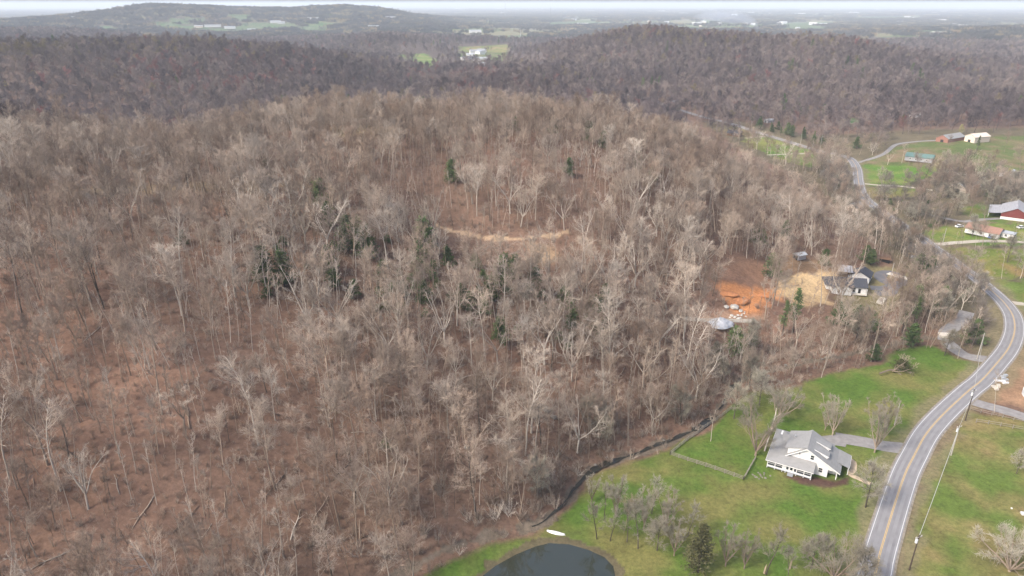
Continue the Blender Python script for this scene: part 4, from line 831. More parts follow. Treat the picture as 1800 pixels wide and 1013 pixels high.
fh = empty('farmhouse', (66.9, 147.1, 0), ax, 'white farmhouse with grey shingle roofs, dormers and a screened wraparound porch', 'house')
zl = lambda s_: 6.85 - (8.4 - s_) * .735; zrf = lambda s_: 6.85 - (s_ - 8.4) * .5354
mb = MB(); mb.prism([(3.8, 0), (14, 0), (14, zrf(14)), (8.4, 6.85), (3.8, zl(3.8))], 3, 12); mb.prism([(14.003, 0), (16.2, 0), (16.2, zrf(16.2)), (14.003, zrf(14))], 5.2, 11.99)
mb.prism([(14.003, 2.3), (16.2, 2.3), (16.2, zrf(16.2)), (14.003, zrf(14))], 3, 3.14); mb.prism([(3.9, zl(3.9)), (3.9, 5.25), (8.38, 6.8)], 3.3, 11.4)
mb.box(.8, 12.003, 0, 14, 15, 2.7); mb.build('wall', M['white'], fh)
rf = MB(); rf.slab([(8.4, 2.5, 7.02), (8.4, 12.4, 7.02), (16.8, 12.4, zrf(16.8) + .17), (16.8, 2.5, zrf(16.8) + .17)], .16); rf.slab([(8.4, 2.5, 7.02), (3.35, 2.5, zl(3.35) + .17), (3.35, 12.4, zl(3.35) + .17), (8.4, 12.4, 7.02)], .16)
rf.slab([(8.45, 3.0, 7.07), (3.2, 3.0, 5.42), (3.2, 11.7, 5.42), (8.45, 11.7, 7.07)], .12)
rf.slab([(-.6, -.6, 2.5), (11.0, -.6, 2.5), (11.0, 3.0, 3.45), (3.6, 3.0, 3.45)], .12); rf.slab([(-.6, -.6, 2.5), (3.6, 3.0, 3.45), (3.78, 12, 3.5), (.6, 15.6, 2.5), (-.6, 15.6, 2.5)], .12); rf.slab([(3.78, 12.05, 3.5), (14.4, 12.05, 3.4), (14.4, 15.5, 2.6), (.6, 15.6, 2.52)], .12)
rf.slab([(15.6, 6.4, 3.2), (18.7, 6.4, 2.25), (18.7, 12.6, 2.25), (15.6, 12.6, 3.2)], .12)
roof = rf.build('roof', M['shingle'], fh)
tr_ = MB()
for a, b_ in (((8.4, 7.0), (16.85, zrf(16.85) + .1)), ((8.4, 7.0), (3.3, zl(3.3) + .1))):
    tr_.prism([(a[0], a[1] - .3), (b_[0], b_[1] - .3), (b_[0], b_[1] - .03), (a[0], a[1] - .03)], 2.42, 2.49)
tr_.box(-.62, -.66, 2.3, 11.02, -.605, 2.47); tr_.box(-.66, -.66, 2.3, -.605, 15.6, 2.47); tr_.box(16.81, 2.5, 2.2, 16.86, 6.4, 2.45); tr_.box(18.71, 6.4, 2.05, 18.76, 12.6, 2.22); tr_.build('roof_trim', M['trim'], fh)
for t0, t1 in ((4.4, 7.0), (8.3, 10.9)):
    d = MB(); d.prism([(10.2, zrf(10.2)), (13.3, zrf(13.3)), (13.3, 5.1), (10.2, 6.15)], t0 + .15, t1 - .15); dm = d.build('dormer', M['white'], fh)
    d = MB(); d.slab([(9.9, t0, 6.32), (13.65, t0, 5.1), (13.65, t1, 5.1), (9.9, t1, 6.32)], .1); d.build('dormer_roof', M['shingle'], dm); 
    d = MB(); d.prism([(9.95, 6.13), (13.68, 4.92), (13.68, 5.08), (9.95, 6.29)], t0 - .06, t0 - .003); d.build('dormer_trim', M['trim'], dm)
    window(dm, 13.3, (t0 + t1) / 2, 4.7, 1.2, .6, (1, 0))
pc = MB(); pc.box(-.25, -.25, .35, 10.7, 2.98, .5); pc.box(-.25, 3.0, .35, 3.75, 14.8, .5); pf = pc.build('porch_floor', M['deck'], fh)
po = MB()
for s_ in (-.1, 1.75, 3.6, 4.4, 5.15, 6.3, 7.0, 8.8, 10.5): po.box(s_ - .09, -.2, 0, s_ + .09, -.02, 2.42)
for t_ in (3, 6, 9, 12, 14.7): po.box(-.2, t_ - .09, 0, -.02, t_ + .09, 2.42)
po.box(10.42, 2.75, 0, 10.6, 2.95, 2.42); po.box(16.0, 3.02, 0, 16.2, 3.2, 2.3); po.box(18.4, 6.6, 0, 18.55, 6.75, 2.1); po.box(18.4, 12.2, 0, 18.55, 12.35, 2.1); po.build('porch_post', M['trim'], fh)
rl = MB()
for a, b_ in ((-.01, 1.66), (1.84, 3.51), (7.09, 8.71), (8.89, 10.41)):
    rl.box(a, -.14, .5, b_, -.06, .88); rl.box(a, -.14, 1.5, b_, -.07, 1.58); rl.box(a, -.14, 2.2, b_, -.06, 2.41)
rl.box(-.14, .1, .5, -.06, 14.6, .88); rl.box(-.14, .1, 2.2, -.06, 14.6, 2.41); rl.box(4.49, -.14, .5, 5.06, -.06, 1.0); rl.box(6.39, -.14, .5, 6.91, -.06, 1.0); rl.box(3.69, -.14, .5, 4.31, -.06, 2.41); rl.box(10.44, -.02, .5, 10.52, 2.7, .88); rl.build('porch_railing', M['white'], fh)
sc_ = MB(); sc_.box(-.01, -.045, .88, 3.51, -.03, 2.2); sc_.box(4.49, -.045, 1.0, 5.06, -.03, 2.41); sc_.box(6.39, -.045, 1.0, 6.91, -.03, 2.41); sc_.box(7.09, -.045, .88, 10.41, -.03, 2.2); sc_.box(-.045, .1, .88, -.03, 14.6, 2.2); sc_.box(10.47, .0, .88, 10.49, 2.7, 2.2); sc_.build('porch_screen', M['screen'], fh)
dr = MB(); dr.box(5.25, -.13, .5, 6.2, -.07, 2.41); door = dr.build('door', M['trim'], fh); dr = MB(); dr.box(5.42, -.15, 1.15, 6.03, -.135, 2.2); dr.build('door_pane', M['glass'], door)
st = MB()
for i in range(3): st.box(5.0, -.3 - .32 * (i + 1), 0, 6.4, -.301 - .32 * i, .38 - .125 * i)
st.build('steps', M['deck'], fh)
window(fh, 9.9, 3, 4.6, .8, 1.25, (0, -1)); window(fh, 12.3, 3, 1.65, .85, 1.25, (0, -1)); window(fh, 16.2, 9, 1.5, .9, 1.2, (1, 0)); window(fh, 6.8, 3, 4.8, .01 + .4, .5, (0, -1))
ch = MB(); ch.box(4.6, 8.2, 5.5, 4.9, 8.5, 6.5); ch.build('vent_pipe', M['metal'], roof)

# ---------------------------------------------------------------- new white house, garage and carport
nx, ny = at(1452, 521); gz_ = lambda x, y: float(T(np.array([x]), np.array([y]))[0])
nh = empty('white_house', (nx, ny, gz_(nx + 6, ny) - .1), R(-13), 'white single-storey house with a charcoal cross-gabled roof on the tan plot', 'house')
mb = MB(); mb.box(0, 2.5, 0, 15.5, 11, 2.9); mb.prism([(1.8, 0), (9.2, 0), (9.2, 2.9), (5.5, 4.7), (1.8, 2.9)], -.6, 2.497); mb.prism([(2.5, 2.9), (11, 2.9), (6.75, 5.0)], 15.0, 15.499, axis='x'); mb.build('wall', M['white'], nh)
rf = MB(); rg = 5.35
rf.slab([(3.6, 6.75, rg), (16, 6.75, rg), (16, 1.9, 2.95), (-.6, 1.9, 2.95)], .15); rf.slab([(16, 6.75, rg), (3.6, 6.75, rg), (-.6, 11.6, 2.95), (16, 11.6, 2.95)], .15); rf.slab([(-.6, 11.6, 2.95), (3.6, 6.75, rg), (-.6, 1.9, 2.95)], .15)
rf.slab([(5.5, -1.1, 4.95), (5.5, 5.6, 4.95), (9.7, 1.9, 2.93), (9.7, -1.1, 2.9)], .14); rf.slab([(5.5, 5.6, 4.95), (5.5, -1.1, 4.95), (1.3, -1.1, 2.9), (1.3, 1.9, 2.93)], .14); rf.build('roof', M['shingled'], nh)
window(nh, 4.2, -.6, 1.6, .8, 1.2, (0, -1), pane='glass'); window(nh, 10.8, 2.5, 1.5, 1.1, 1.7, (0, -1)); window(nh, 0, 6, 1.6, 1, 1.2, (-1, 0))
d = MB(); d.box(12.4, 2.4, 0, 13.4, 2.497, 2.1); d.build('door', M['black'], nh); p_ = MB(); p_.box(9.21, .6, 0, 15.5, 2.49, .2); p_.build('porch_floor', M['conc'], nh)
p_ = MB(); p_.box(15.2, .8, .2, 15.4, 1.0, 2.75); p_.build('porch_post', M['trim'], nh); ch = MB(); ch.box(9, 8, 4.5, 9.5, 8.5, 5.6); ch.build('vent_pipe', M['metal'], nh)
gx0, gy0 = at(1492, 499); ga = empty('garage', (gx0, gy0, gz_(gx0 + 3, gy0)), R(-35), 'white gabled garage with charcoal roof and a dark doorway behind the white house', 'garage')
mb = MB(); mb.prism([(0, 0), (7.4, 0), (7.4, 2.8), (3.7, 4.5), (0, 2.8)], 0, 8); mb.build('wall', M['white'], ga); rf = MB(); rf.slab([(3.7, -.4, 4.75), (3.7, 8.4, 4.75), (7.9, 8.4, 2.75), (7.9, -.4, 2.75)], .14); rf.slab([(3.7, 8.4, 4.75), (3.7, -.4, 4.75), (-.5, -.4, 2.75), (-.5, 8.4, 2.75)], .14); rf.build('roof', M['shingled'], ga)
d = MB(); d.box(5.2, -.06, 0, 6.5, -.003, 2.2); d.build('door', M['black'], ga); window(ga, 7.4, 3, 1.6, 1, 1, (1, 0))
cx0, cy0 = at(1471, 497); cp = empty('carport', (cx0, cy0, gz_(cx0, cy0)), R(-18), 'open timber carport with a sloping pale metal roof left of the garage', 'carport')
rf = MB(); rf.slab([(-.4, -.4, 2.5), (5.6, -.4, 2.5), (5.6, 5.4, 3.6), (-.4, 5.4, 3.6)], .1); rf.build('roof', M['tin'], cp)
for a, b_, zt in ((0, 0, 2.42), (5.2, 0, 2.42), (0, 5, 3.4), (5.2, 5, 3.4)): q = MB(); q.box(a - .1, b_ - .1, 0, a + .1, b_ + .1, zt); q.build('post', M['timber'], cp)
q = MB(); q.box(0.1, 4.9, 0, 5.1, 5.0, 3.2); q.box(-.05, .15, 0, .05, 4.85, 2.5); q.build('wall', M['timber'], cp)
def gable(name, px, py, rot, L, W_, h, rise, wall, roofm, label, cat='house', door=True, over=.4, doorm='black', open_end=False, dz=0.0, wins=2):
    (x, y), = ground_px([(px, py)], T); e = empty(name, (x, y, gz_(x, y) - .1 + dz), rot, label, cat)
    mb = MB(); mb.prism([(-W_ / 2, 0), (W_ / 2, 0), (W_ / 2, h), (0, h + rise), (-W_ / 2, h)], 0, L); mb.build('wall', M[wall], e); k = rise / (W_ / 2)
    rf = MB(); rf.slab([(0, -over, h + rise + .16), (0, L + over, h + rise + .16), (W_ / 2 + over, L + over, h - over * k + .16), (W_ / 2 + over, -over, h - over * k + .16)], .12)
    rf.slab([(0, L + over, h + rise + .16), (0, -over, h + rise + .16), (-W_ / 2 - over, -over, h - over * k + .16), (-W_ / 2 - over, L + over, h - over * k + .16)], .12); rf.build('roof', M[roofm], e)
    if door: d = MB(); wd = W_ * (.36 if open_end else .12); d.box(-wd, -.05, 0, wd, -.003, min(h, 2.1 if not open_end else h * .85)); d.build('door', M[doorm], e)
    for i in range(wins): window(e, -W_ / 2, L * (i + 1) / (wins + 1), h * .55, 1, 1, (-1, 0))
    return e
gable('shed', 1398, 456, R(-65), 4.5, 3.2, 2.2, .6, 'tin', 'metal', 'small pale metal shed with a dark opening above the tan track', 'shed', open_end=True, wins=0)
gable('shed', 1563, 462, R(60), 4, 3, 1.9, .4, 'black', 'timber', 'small dark shed at the wood edge behind the loop drive', 'shed', wins=0)
bn = gable('barn', 1783, 388, R(-35), 22, 13, 3.4, 3.4, 'redwall', 'tin', 'red-walled barn with a wide weathered tin roof and open side', 'barn', wins=1, door=False)
rf = MB(); rf.slab([(-6.7, 1, 3.2), (-6.7, 21, 3.2), (-12.5, 21, 2.3), (-12.5, 1, 2.3)], .1); rf.build('lean_to_roof', M['tin'], bn)
for t_ in (1.2, 7.5, 14, 20.8): q = MB(); q.box(-12.3, t_ - .12, 0, -12.1, t_ + .12, 2.2); q.build('post', M['trim'], bn)
q = MB(); q.box(-6.6, -.1, 0, 6.6, -.004, 1.5); q.build('wall_base', M['white'], bn)
gable('cottage', 1758, 418, R(40), 15, 8, 2.6, 2.2, 'white', 'redroof', 'white cottage with a faded terracotta roof on the cream lane', wins=3)
gable('shed', 1783, 419, R(40), 6.5, 5, 2.4, .5, 'white', 'metal', 'white flat-roofed shed beside the terracotta-roofed cottage', 'shed', wins=1)
gable('green_barn', 1640, 285, R(52), 18, 11, 3.2, 2.0, 'tin', 'green', 'long barn with a sea-green metal roof and a dark doorway', 'barn', open_end=True, wins=4, door=True)
gable('brick_house', 1655, 250, R(-60), 24, 10, 3.2, 2.6, 'brick', 'shingle', 'long brick house with a grey roof on the lawn', wins=4)
gable('beige_house', 1703, 250, R(-70), 17, 9, 4.6, 2.2, 'beige', 'beige', 'beige house beyond the brick house', wins=3)
gable('dark_roof_house', 1682, 338, R(-55), 20, 11, 3, 2.6, 'beige', 'shingle', 'grey-roofed house half hidden by bare trees', wins=2)
gable('white_cabin', 1765, 312, R(-60), 10, 7, 2.8, 1.6, 'white', 'metal', 'small white cabin behind the yellow-green tree', wins=1)
gable('trailer_home', 1600, 207, R(-80), 20, 5, 3, .7, 'white', 'tin', 'long white trailer home among woods beyond the brick house', wins=3)
gable('tin_shed', 1346, 216, R(-70), 8, 6, 2.8, 1, 'tin', 'metal', 'little grey shed beside the far road', 'shed', wins=0)
gable('crest_house', 1180, 188, R(-40), 11, 9, 4, 2.2, 'brick', 'metal', 'small brick house on the skyline of the near hill', wins=1)
gable('grey_cottage', 1495, 372, R(-50), 9, 7, 2.6, 2, 'beige', 'shingle', 'grey-roofed cottage hidden in trees by the road', wins=1)
gable('lawn_shed', 1303, 240, R(60), 12, 9, 3.2, 1.8, 'timber', 'shingled', 'dark-roofed house at the top of the far green field', wins=1)
for px, py, rot, L, W_, h, wl, rf_, lab in [
    (905, 143, -80, 26, 12, 5, 'white', 'tin', 'white-roofed house among maroon trees behind the near crest'), (862, 138, 20, 30, 13, 5, 'brick', 'redroof', 'pinkish-roofed house left of the white-roofed one behind the crest'), (885, 148, -75, 34, 8, 4, 'beige', 'redroof', 'long low pink roof below the white-roofed house behind the crest'),
    (840, 117, -60, 20, 12, 5, 'white', 'metal', 'lone pale roof between maroon trees and the hamlet'), (826, 94, -75, 36, 12, 6, 'white', 'tin', 'long pale barn at the head of the hamlet'), (848, 96, 30, 22, 14, 6, 'white', 'metal', 'white gabled house in the middle of the hamlet'),
    (853, 92, 60, 20, 12, 6, 'white', 'shingle', 'grey-roofed house right in the hamlet'), (812, 106, -50, 26, 12, 5, 'white', 'tin', 'leftmost white shed of the hamlet'), (832, 107, -80, 30, 12, 5, 'white', 'metal', 'low white roof at the front of the hamlet'), (820, 100, -80, 18, 10, 5, 'white', 'metal', 'small white roof between the hamlet barns'),
    (825, 58, -80, 46, 20, 9, 'white', 'metal', 'large white building below the dark wooded hill'), (648, 50, -70, 40, 20, 9, 'white', 'metal', 'white farm building on the far left valley side'), (678, 33, -70, 44, 20, 8, 'white', 'tin', 'white building below the far left ridge'),
    (395, 51, -75, 40, 18, 7, 'white', 'metal', 'white farmhouse right of the far left pastures'), (360, 48, -75, 60, 18, 7, 'white', 'tin', 'long white farm shed on the far left pastures'), (342, 49, -75, 30, 16, 7, 'beige', 'tin', 'beige farm shed left on the far pastures'), (475, 41, -70, 44, 18, 8, 'white', 'metal', 'white farm buildings on the upper left pasture'),
    (488, 42, -70, 30, 18, 7, 'white', 'tin', 'smaller farm building on the upper left pasture'), (435, 55, -75, 30, 18, 7, 'white', 'metal', 'white roof in trees under the left pasture'), (127, 34, -75, 50, 22, 8, 'white', 'metal', 'white building low on the far left ridge'), (541, 35, -75, 50, 20, 8, 'white', 'tin', 'pale sheds on the far ridge side'), (1706, 118, -70, 18, 11, 5, 'brick', 'redroof', 'red-roofed house at the right end of the long hill'),
    (1640, 62, -75, 60, 30, 9, 'white', 'tin', 'white shed beyond the right end of the long hill')]:
    gable('far_house', px, py, R(rot), L, W_, h, 2.4, wl, rf_, lab, 'house', door=False, wins=0)
# pale sheds and halls scattered over the plain to the skyline
rb = random.Random(12); proto = {}
for i in range(150):
    px = rb.uniform(560, 1800) if i > 14 else rb.uniform(0, 250); py = (16 + 34 * rb.random() ** 1.6) if px > 700 else 14 + 20 * rb.random(); 
    d_ = CAM_H / math.tan(max(.004, PITCH - math.atan((506.5 - py) / 1200))); a, b_, c_ = ray(px, py); q = math.hypot(a, b_); x, y = a / q * d_, b_ / q * d_
    k = rb.choice('abc')
    if k not in proto:
        L, W_, h = dict(a=(60, 30, 9), b=(110, 45, 11), c=(35, 20, 8))[k]; mb = MB(); mb.prism([(-W_ / 2, 0), (W_ / 2, 0), (W_ / 2, h), (0, h + 2.5), (-W_ / 2, h)], -L / 2, L / 2); proto[k] = mb.mesh('hall_' + k, M['white'] if k != 'c' else M['beige'])
    o = bpy.data.objects.new('plain_building', proto[k]); COL.objects.link(o); s_ = (.25 + d_ / 16000) * rb.uniform(.5, 1.2); o.location = (x, y, gz_(x, y)); o.rotation_euler = (0, 0, math.pi / 2 + rb.uniform(-.7, .7)); o.scale = (s_, s_, .8 + s_ * .5)
    tag(o, 'pale building seen as a speck on the hazy plain', 'building', 'buildings specked over the far plain')
for px, py, h, lab in [(968, 22, 90, 'tall dark mast on the hazy plain'), (888, 14, 130, 'tall pale mast near the skyline'), (915, 72, 34, 'pale mast standing beyond the hamlet')]:
    (x, y), = ground_px([(px, py)], T) if py > 40 else [tuple(np.array(ray(px, py)[:2]) / math.hypot(*ray(px, py)[:2]) * 6500)]
    mb = MB(); mb.tube([(0, 0, 0), (0, 0, h)], [1.6, .7], 4)
    for zz in range(8, h, 12): mb.box(-2, -.3, zz, 2, .3, zz + .6)
    tag(mb.build('radio_mast', M['metal'] if 'pale' in lab else M['pole'], loc=(x, y, gz_(x, y))), lab, 'mast')

# ---------------------------------------------------------------- small things
def fence(pts, label, n=3, post=2.4, cap=1.2):
    L = smooth_line(pts, .4) if len(pts) > 2 else np.linspace(pts[0], pts[1], 60); seg = np.concatenate([[0], np.cumsum(np.hypot(*np.diff(L, axis=0).T))]); k = int(seg[-1] / post)
    P = [(np.interp(i * seg[-1] / k, seg, L[:, 0]), np.interp(i * seg[-1] / k, seg, L[:, 1])) for i in range(k + 1)]; Z = [gz_(*p) for p in P]
    e = empty('rail_fence', (*P[0], Z[0]), 0, label, 'fence'); o0 = Vector((*P[0], Z[0]))
    for p, z in zip(P, Z): q = MB(); a, b_, c_ = Vector((*p, z)) - o0; q.box(a - .08, b_ - .08, c_ - .2, a + .08, b_ + .08, c_ + cap + .1); q.build('post', M['wood'], e)
    for j in range(n):
        q = MB()
        for i in range(k):
            a = Vector((*P[i], Z[i] + cap * (j + 1) / n - .08)) - o0; b_ = Vector((*P[i + 1], Z[i + 1] + cap * (j + 1) / n - .08)) - o0; q.tube([a, b_], [.065, .065], 4)
        q.build('rail', M['wood'], e)
fence([at(1178, 797), at(1307, 843)], 'low timber rail fence along the lawn side of the paddock')
fence([at(1178, 797), at(1200, 778), at(1240, 748), at(1286, 718)], 'timber rail fence along the creek side of the paddock')
fence([at(1307, 843), at(1328, 806)], 'short rail fence from the paddock corner to the big tree')
fence([at(1705, 722), at(1740, 733), at(1800, 748)], 'thin rail fence along the gravel side drive', 2)
fence([at(1715, 745), at(1800, 763)], 'overgrown rail fence across the right pasture', 2)
def upole(px, py, h, label, m='pole', gear=True, lean=0):
    x, y = at(px, py) if py > 560 else ground_px([(px, py)], T)[0]; e = empty('utility_pole', (x, y, gz_(x, y)), R(20), label, 'utility pole'); q = MB(); q.tube([(0, 0, -.5), (0, 0, h)], [.17, .11], 8); q.build('shaft', M[m], e)
    if gear:
        q = MB(); q.box(-.9, -.06, h - .6, .9, .06, h - .45); q.build('crossarm', M['palepole'], e); q = MB(); q.tube([(-.38, 0, h - 1.9), (-.38, 0, h - 1.0)], [.26, .26], 10); q.tube([(-.38, 0, h - 1.0), (-.38, 0, h - .8)], [.1, .08], 6); q.build('transformer', M['tarp'], e)
        for s_ in (-.8, .8): q = MB(); q.tube([(s_, 0, h - .45), (s_, 0, h - .2)], [.06, .05], 6); q.build('insulator', M['trim'], e)
    return Vector((x, y, gz_(x, y) + h - .3))
P1 = upole(1598, 1003, 9.5, 'dark utility pole with a white transformer beside the near road'); P2 = upole(1671, 802, 9.5, 'utility pole halfway along the pasture beside the road', 'palepole')
P3 = upole(1696, 741, 10.5, 'utility pole at the mouth of the gravel side drive'); P4 = upole(1717, 632, 10, 'pale utility pole beside the creek lane at the bend', 'palepole', False)
P5 = upole(1657, 400 + 28, 8, 'pale utility pole in front of the cottage lawn', 'palepole', False); P6 = upole(1562, 505, 11, 'light pole on the grass island of the loop drive', 'palepole', False)
P7 = upole(1407, 253, 9, 'first thin pole on the far road above the green field', 'palepole', False); P8 = upole(1428, 261, 9, 'second thin pole on the far road above the green field', 'palepole', False); P9 = upole(1441, 264, 13, 'tall thin pole on the far road near the lane junction', 'palepole', False)
P10 = upole(1320, 231, 9, 'lone pole by the upper far road', 'palepole', False)
P11 = upole(1572, 748, 8, 'lamp pole behind the fan-shaped tree on the roadside lawn', 'palepole', False)
def wire(a, b_, label, sag=1.0, off=0, rad=.045):
    q = MB(); pts = [a.lerp(b_, t / 12) - Vector((0, 0, sag * 4 * (t / 12) * (1 - t / 12))) + Vector((off, 0, 0)) for t in range(13)]; q.tube(pts, [rad] * 13, 4); tag(q.build('power_line', M['wire']), label, 'power line')
wire(P1, P2, 'pale power line between the transformer pole and the pasture pole', .8, rad=.07); wire(P2, P3, 'power line between the pasture pole and the side drive pole', .5); wire(P3, P4, 'power line from the side drive pole to the bend pole', 1.0)
# upturned boat by the creek mouth
bx_, by_ = at(977, 935); b_ = MB(); n_s = 11
for i in range(n_s):
    t = i / (n_s - 1); wd = .48 * math.sin(math.pi * t) ** .6; hh = .38 * math.sin(math.pi * t) ** .35
    b_.v += [((t - .5) * 4.2, -wd, 0), ((t - .5) * 4.6, -wd * .75, hh * .75), ((t - .5) * 4.6, 0, hh + .02), ((t - .5) * 4.6, wd * .75, hh * .75), ((t - .5) * 4.6, wd, 0)]
for i in range(n_s - 1):
    for j in range(4): b_.f.append((i * 5 + j, i * 5 + j + 1, i * 5 + 6 + j, i * 5 + 5 + j)); b_.m.append(0)
bo = b_.build('rowing_boat', M['hull'], smooth=True, loc=(bx_, by_, gz_(bx_, by_) + .05)); bo.rotation_euler = (0, 0, R(-18)); tag(bo, 'white upturned boat lying on the grass by the creek mouth', 'boat')
kl = MB(); kl.box(-2.1, -.03, .36, 2.1, .03, .44); kl.build('keel', M['trim'], bo)
def rockmesh(seed, r_):
    q = random.Random(seed); mb = MB(); n1, n2 = 5, 8
    for i in range(n1 + 1):
        for j in range(n2):
            th = math.pi * i / n1; ph = 2 * math.pi * j / n2; k = r_ * q.uniform(.75, 1.15) if 0 < i < n1 else r_ * .8; mb.v.append((k * math.sin(th) * math.cos(ph) * 1.2, k * math.sin(th) * math.sin(ph), k * math.cos(th) * .6))
    for i in range(n1):
        for j in range(n2): mb.f.append((i * n2 + j, i * n2 + (j + 1) % n2, (i + 1) * n2 + (j + 1) % n2, (i + 1) * n2 + j)); mb.m.append(0)
    return mb.mesh('rock', M['rock'])
rks = [rockmesh(i, 1) for i in range(4)]; crk = [m_.copy() for m_ in rks]
for m_ in crk: m_.materials.clear(); m_.materials.append(M['crock'])
def rock(px, py, s_, label, grp=None, mm=None):
    x, y = ground_px([(px, py)], T)[0] if py < 700 else at(px, py); o = bpy.data.objects.new('rock', (mm or rks)[rnd.randrange(4)]); COL.objects.link(o); o.location = (x, y, gz_(x, y) + s_ * .2); o.scale = (s_,) * 3; o.rotation_euler = (0, 0, rnd.uniform(0, 6)); tag(o, label, 'rock', grp)
for i in range(14): rock(1336 + rnd.gauss(0, 7), 838 + rnd.gauss(0, 4), rnd.uniform(.15, .34), 'grey rubble stone heaped below the big porch tree', 'rubble heap stones', crk)
for X, Y, s_, l_ in ((1291, 541, 1.6, 'largest cream boulder at the foot of the orange cut'), (1277, 540, 1.0, 'smaller cream boulder left of the largest one'), (1302, 547, .8, 'little boulder right of the largest cream one')): rock(X, Y, s_, l_)
for i in range(12): rock(rnd.uniform(1280, 1325), rnd.uniform(548, 562), rnd.uniform(.3, .7), 'small stone scattered below the cream boulders', 'stones below the cut bank')
for i in range(16): rock(rnd.uniform(1075, 1235), 0, .1, '') if False else None
for i in range(26):
    j = rnd.randrange(len(CREEK) // 4, len(CREEK) * 3 // 4); x, y = CREEK[j] + np.array((rnd.gauss(0, 1.6), rnd.gauss(0, 1.6))); o = bpy.data.objects.new('rock', crk[i % 4]); COL.objects.link(o); s_ = rnd.uniform(.2, .55); o.location = (x, y, gz_(x, y) + .3); o.scale = (s_,) * 3; tag(o, 'grey stone lying in the dark creek', 'rock', 'stones in the creek')
for X, Y, s_, l_ in ((960, 759, 1.9, 'big grey outcrop rock on the wooded bank'), (972, 766, 1.3, 'smaller outcrop rock beside the big grey one'), (822, 828, 1.1, 'mossy rock on the slope above the pond')): rock(X, Y, s_ * .7, l_, None, crk)
# spoil heaps on the cut
for X, Y, rr_, m_, l_ in ((1300, 528, 3.0, 'oclay', 'orange clay heap on the floor of the cut'), (1340, 520, 2.2, 'oclay', 'smaller orange clay heap toward the tan yard'), (1278, 516, 2.6, 'oclay', 'orange clay heap under the cut bank'), (1395, 500, 1.6, 'tclay', 'low tan soil heap at the head of the yard'), (1420, 534, 1.3, 'tclay', 'low tan soil heap by the pines')):
    x, y = ground_px([(X, Y)], T)[0]; q = MB(); g_ = random.Random(X); n1, n2 = 6, 16
    for i in range(n1):
        f = i / (n1 - 1)
        for j in range(n2): a_ = 2 * math.pi * j / n2; k = f * rr_ * (1 + .2 * math.sin(2 * a_ + X) + g_.uniform(-.1, .1)); q.v.append((1.5 * k * math.cos(a_), k * math.sin(a_), .42 * rr_ * (1 - f) ** .9 * g_.uniform(.85, 1.1) - (.25 if f == 1 else 0)))
    for i in range(n1 - 1):
        for j in range(n2): q.f.append((i * n2 + j, i * n2 + (j + 1) % n2, (i + 1) * n2 + (j + 1) % n2, (i + 1) * n2 + j)); q.m.append(0)
    tag(q.build('soil_heap', M[m_], loc=(x, y, gz_(x, y))), l_, 'soil heap')
# white plastic heap
tx, ty = ground_px([(1265, 571)], T)[0]; hp = MB(); q = random.Random(4); N1, N2 = 7, 18
for i in range(N1):
    f = i / (N1 - 1)
    for j in range(N2): a = 2 * math.pi * j / N2; k = f * (1 + .12 * math.sin(3 * a) + q.uniform(-.08, .08)); hp.v.append((5.2 * k * math.cos(a), 3.0 * k * math.sin(a), 3.0 * (1 - f) ** .8 * q.uniform(.85, 1.1) + (0 if f < 1 else -.2)))
for i in range(N1 - 1):
    for j in range(N2): hp.f.append((i * N2 + j, i * N2 + (j + 1) % N2, (i + 1) * N2 + (j + 1) % N2, (i + 1) * N2 + j)); hp.m.append(0)
tag(hp.build('plastic_heap', M['tarp'], loc=(tx, ty, gz_(tx, ty))), 'crumpled white plastic sheeting heap on the pale track', 'plastic heap')
# concrete things
def slabthing(name, px, py, lx, ly, h, rz, m, label, cat, lidm=None):
    x, y = ground_px([(px, py)], T)[0]; mb = MB(); mb.box(-lx / 2, -ly / 2, -.3, lx / 2, ly / 2, h); mb.box(-lx / 2 + .2, -ly / 2 + .2, h + .003, lx / 2 - .2, ly / 2 - .2, h + .06)
    o = mb.build(name, M[m], loc=(x, y, gz_(x, y))); o.rotation_euler = (0, 0, rz); return tag(o, label, cat)
slabthing('concrete_slab', 1664, 590, 5, 3, .5, R(-10), 'conc', 'cream concrete crossing slab at the creek lane', 'slab'); slabthing('concrete_slab', 1579, 486, 3.2, 9, .2, R(35), 'conc', 'long cream concrete pad beside the loop drive', 'slab'); slabthing('concrete_box', 1549, 530, 2.5, 7, .6, R(-38), 'conc', 'cream topped retaining box below the loop drive', 'retaining box')
wh = empty('well_head', (*at(1791, 906), .6), R(-12), 'gravel well pad with a small white housing in the right pasture', 'well head'); q = MB(); q.box(-1.6, -1.5, -.3, 1.6, 1.5, .12); q.build('pad', M['gravel'], wh); q = MB(); q.box(-.1, -1.1, .12, .9, -.2, .75); q.build('housing', M['tarp'], wh); q = MB(); q.box(-1.5, .9, .12, -1.2, 1.2, .5); q.build('pipe', M['trim'], wh)
ex = MB(); ex.tube([(0, 0, 0), (0, 0, 2.4)], [4.5, 4.5], 24); tag(ex.build('water_tank', M['tarp'], loc=(*at(1826, 702), 0)), 'round white water tank on the bare dirt at the right edge', 'tank')
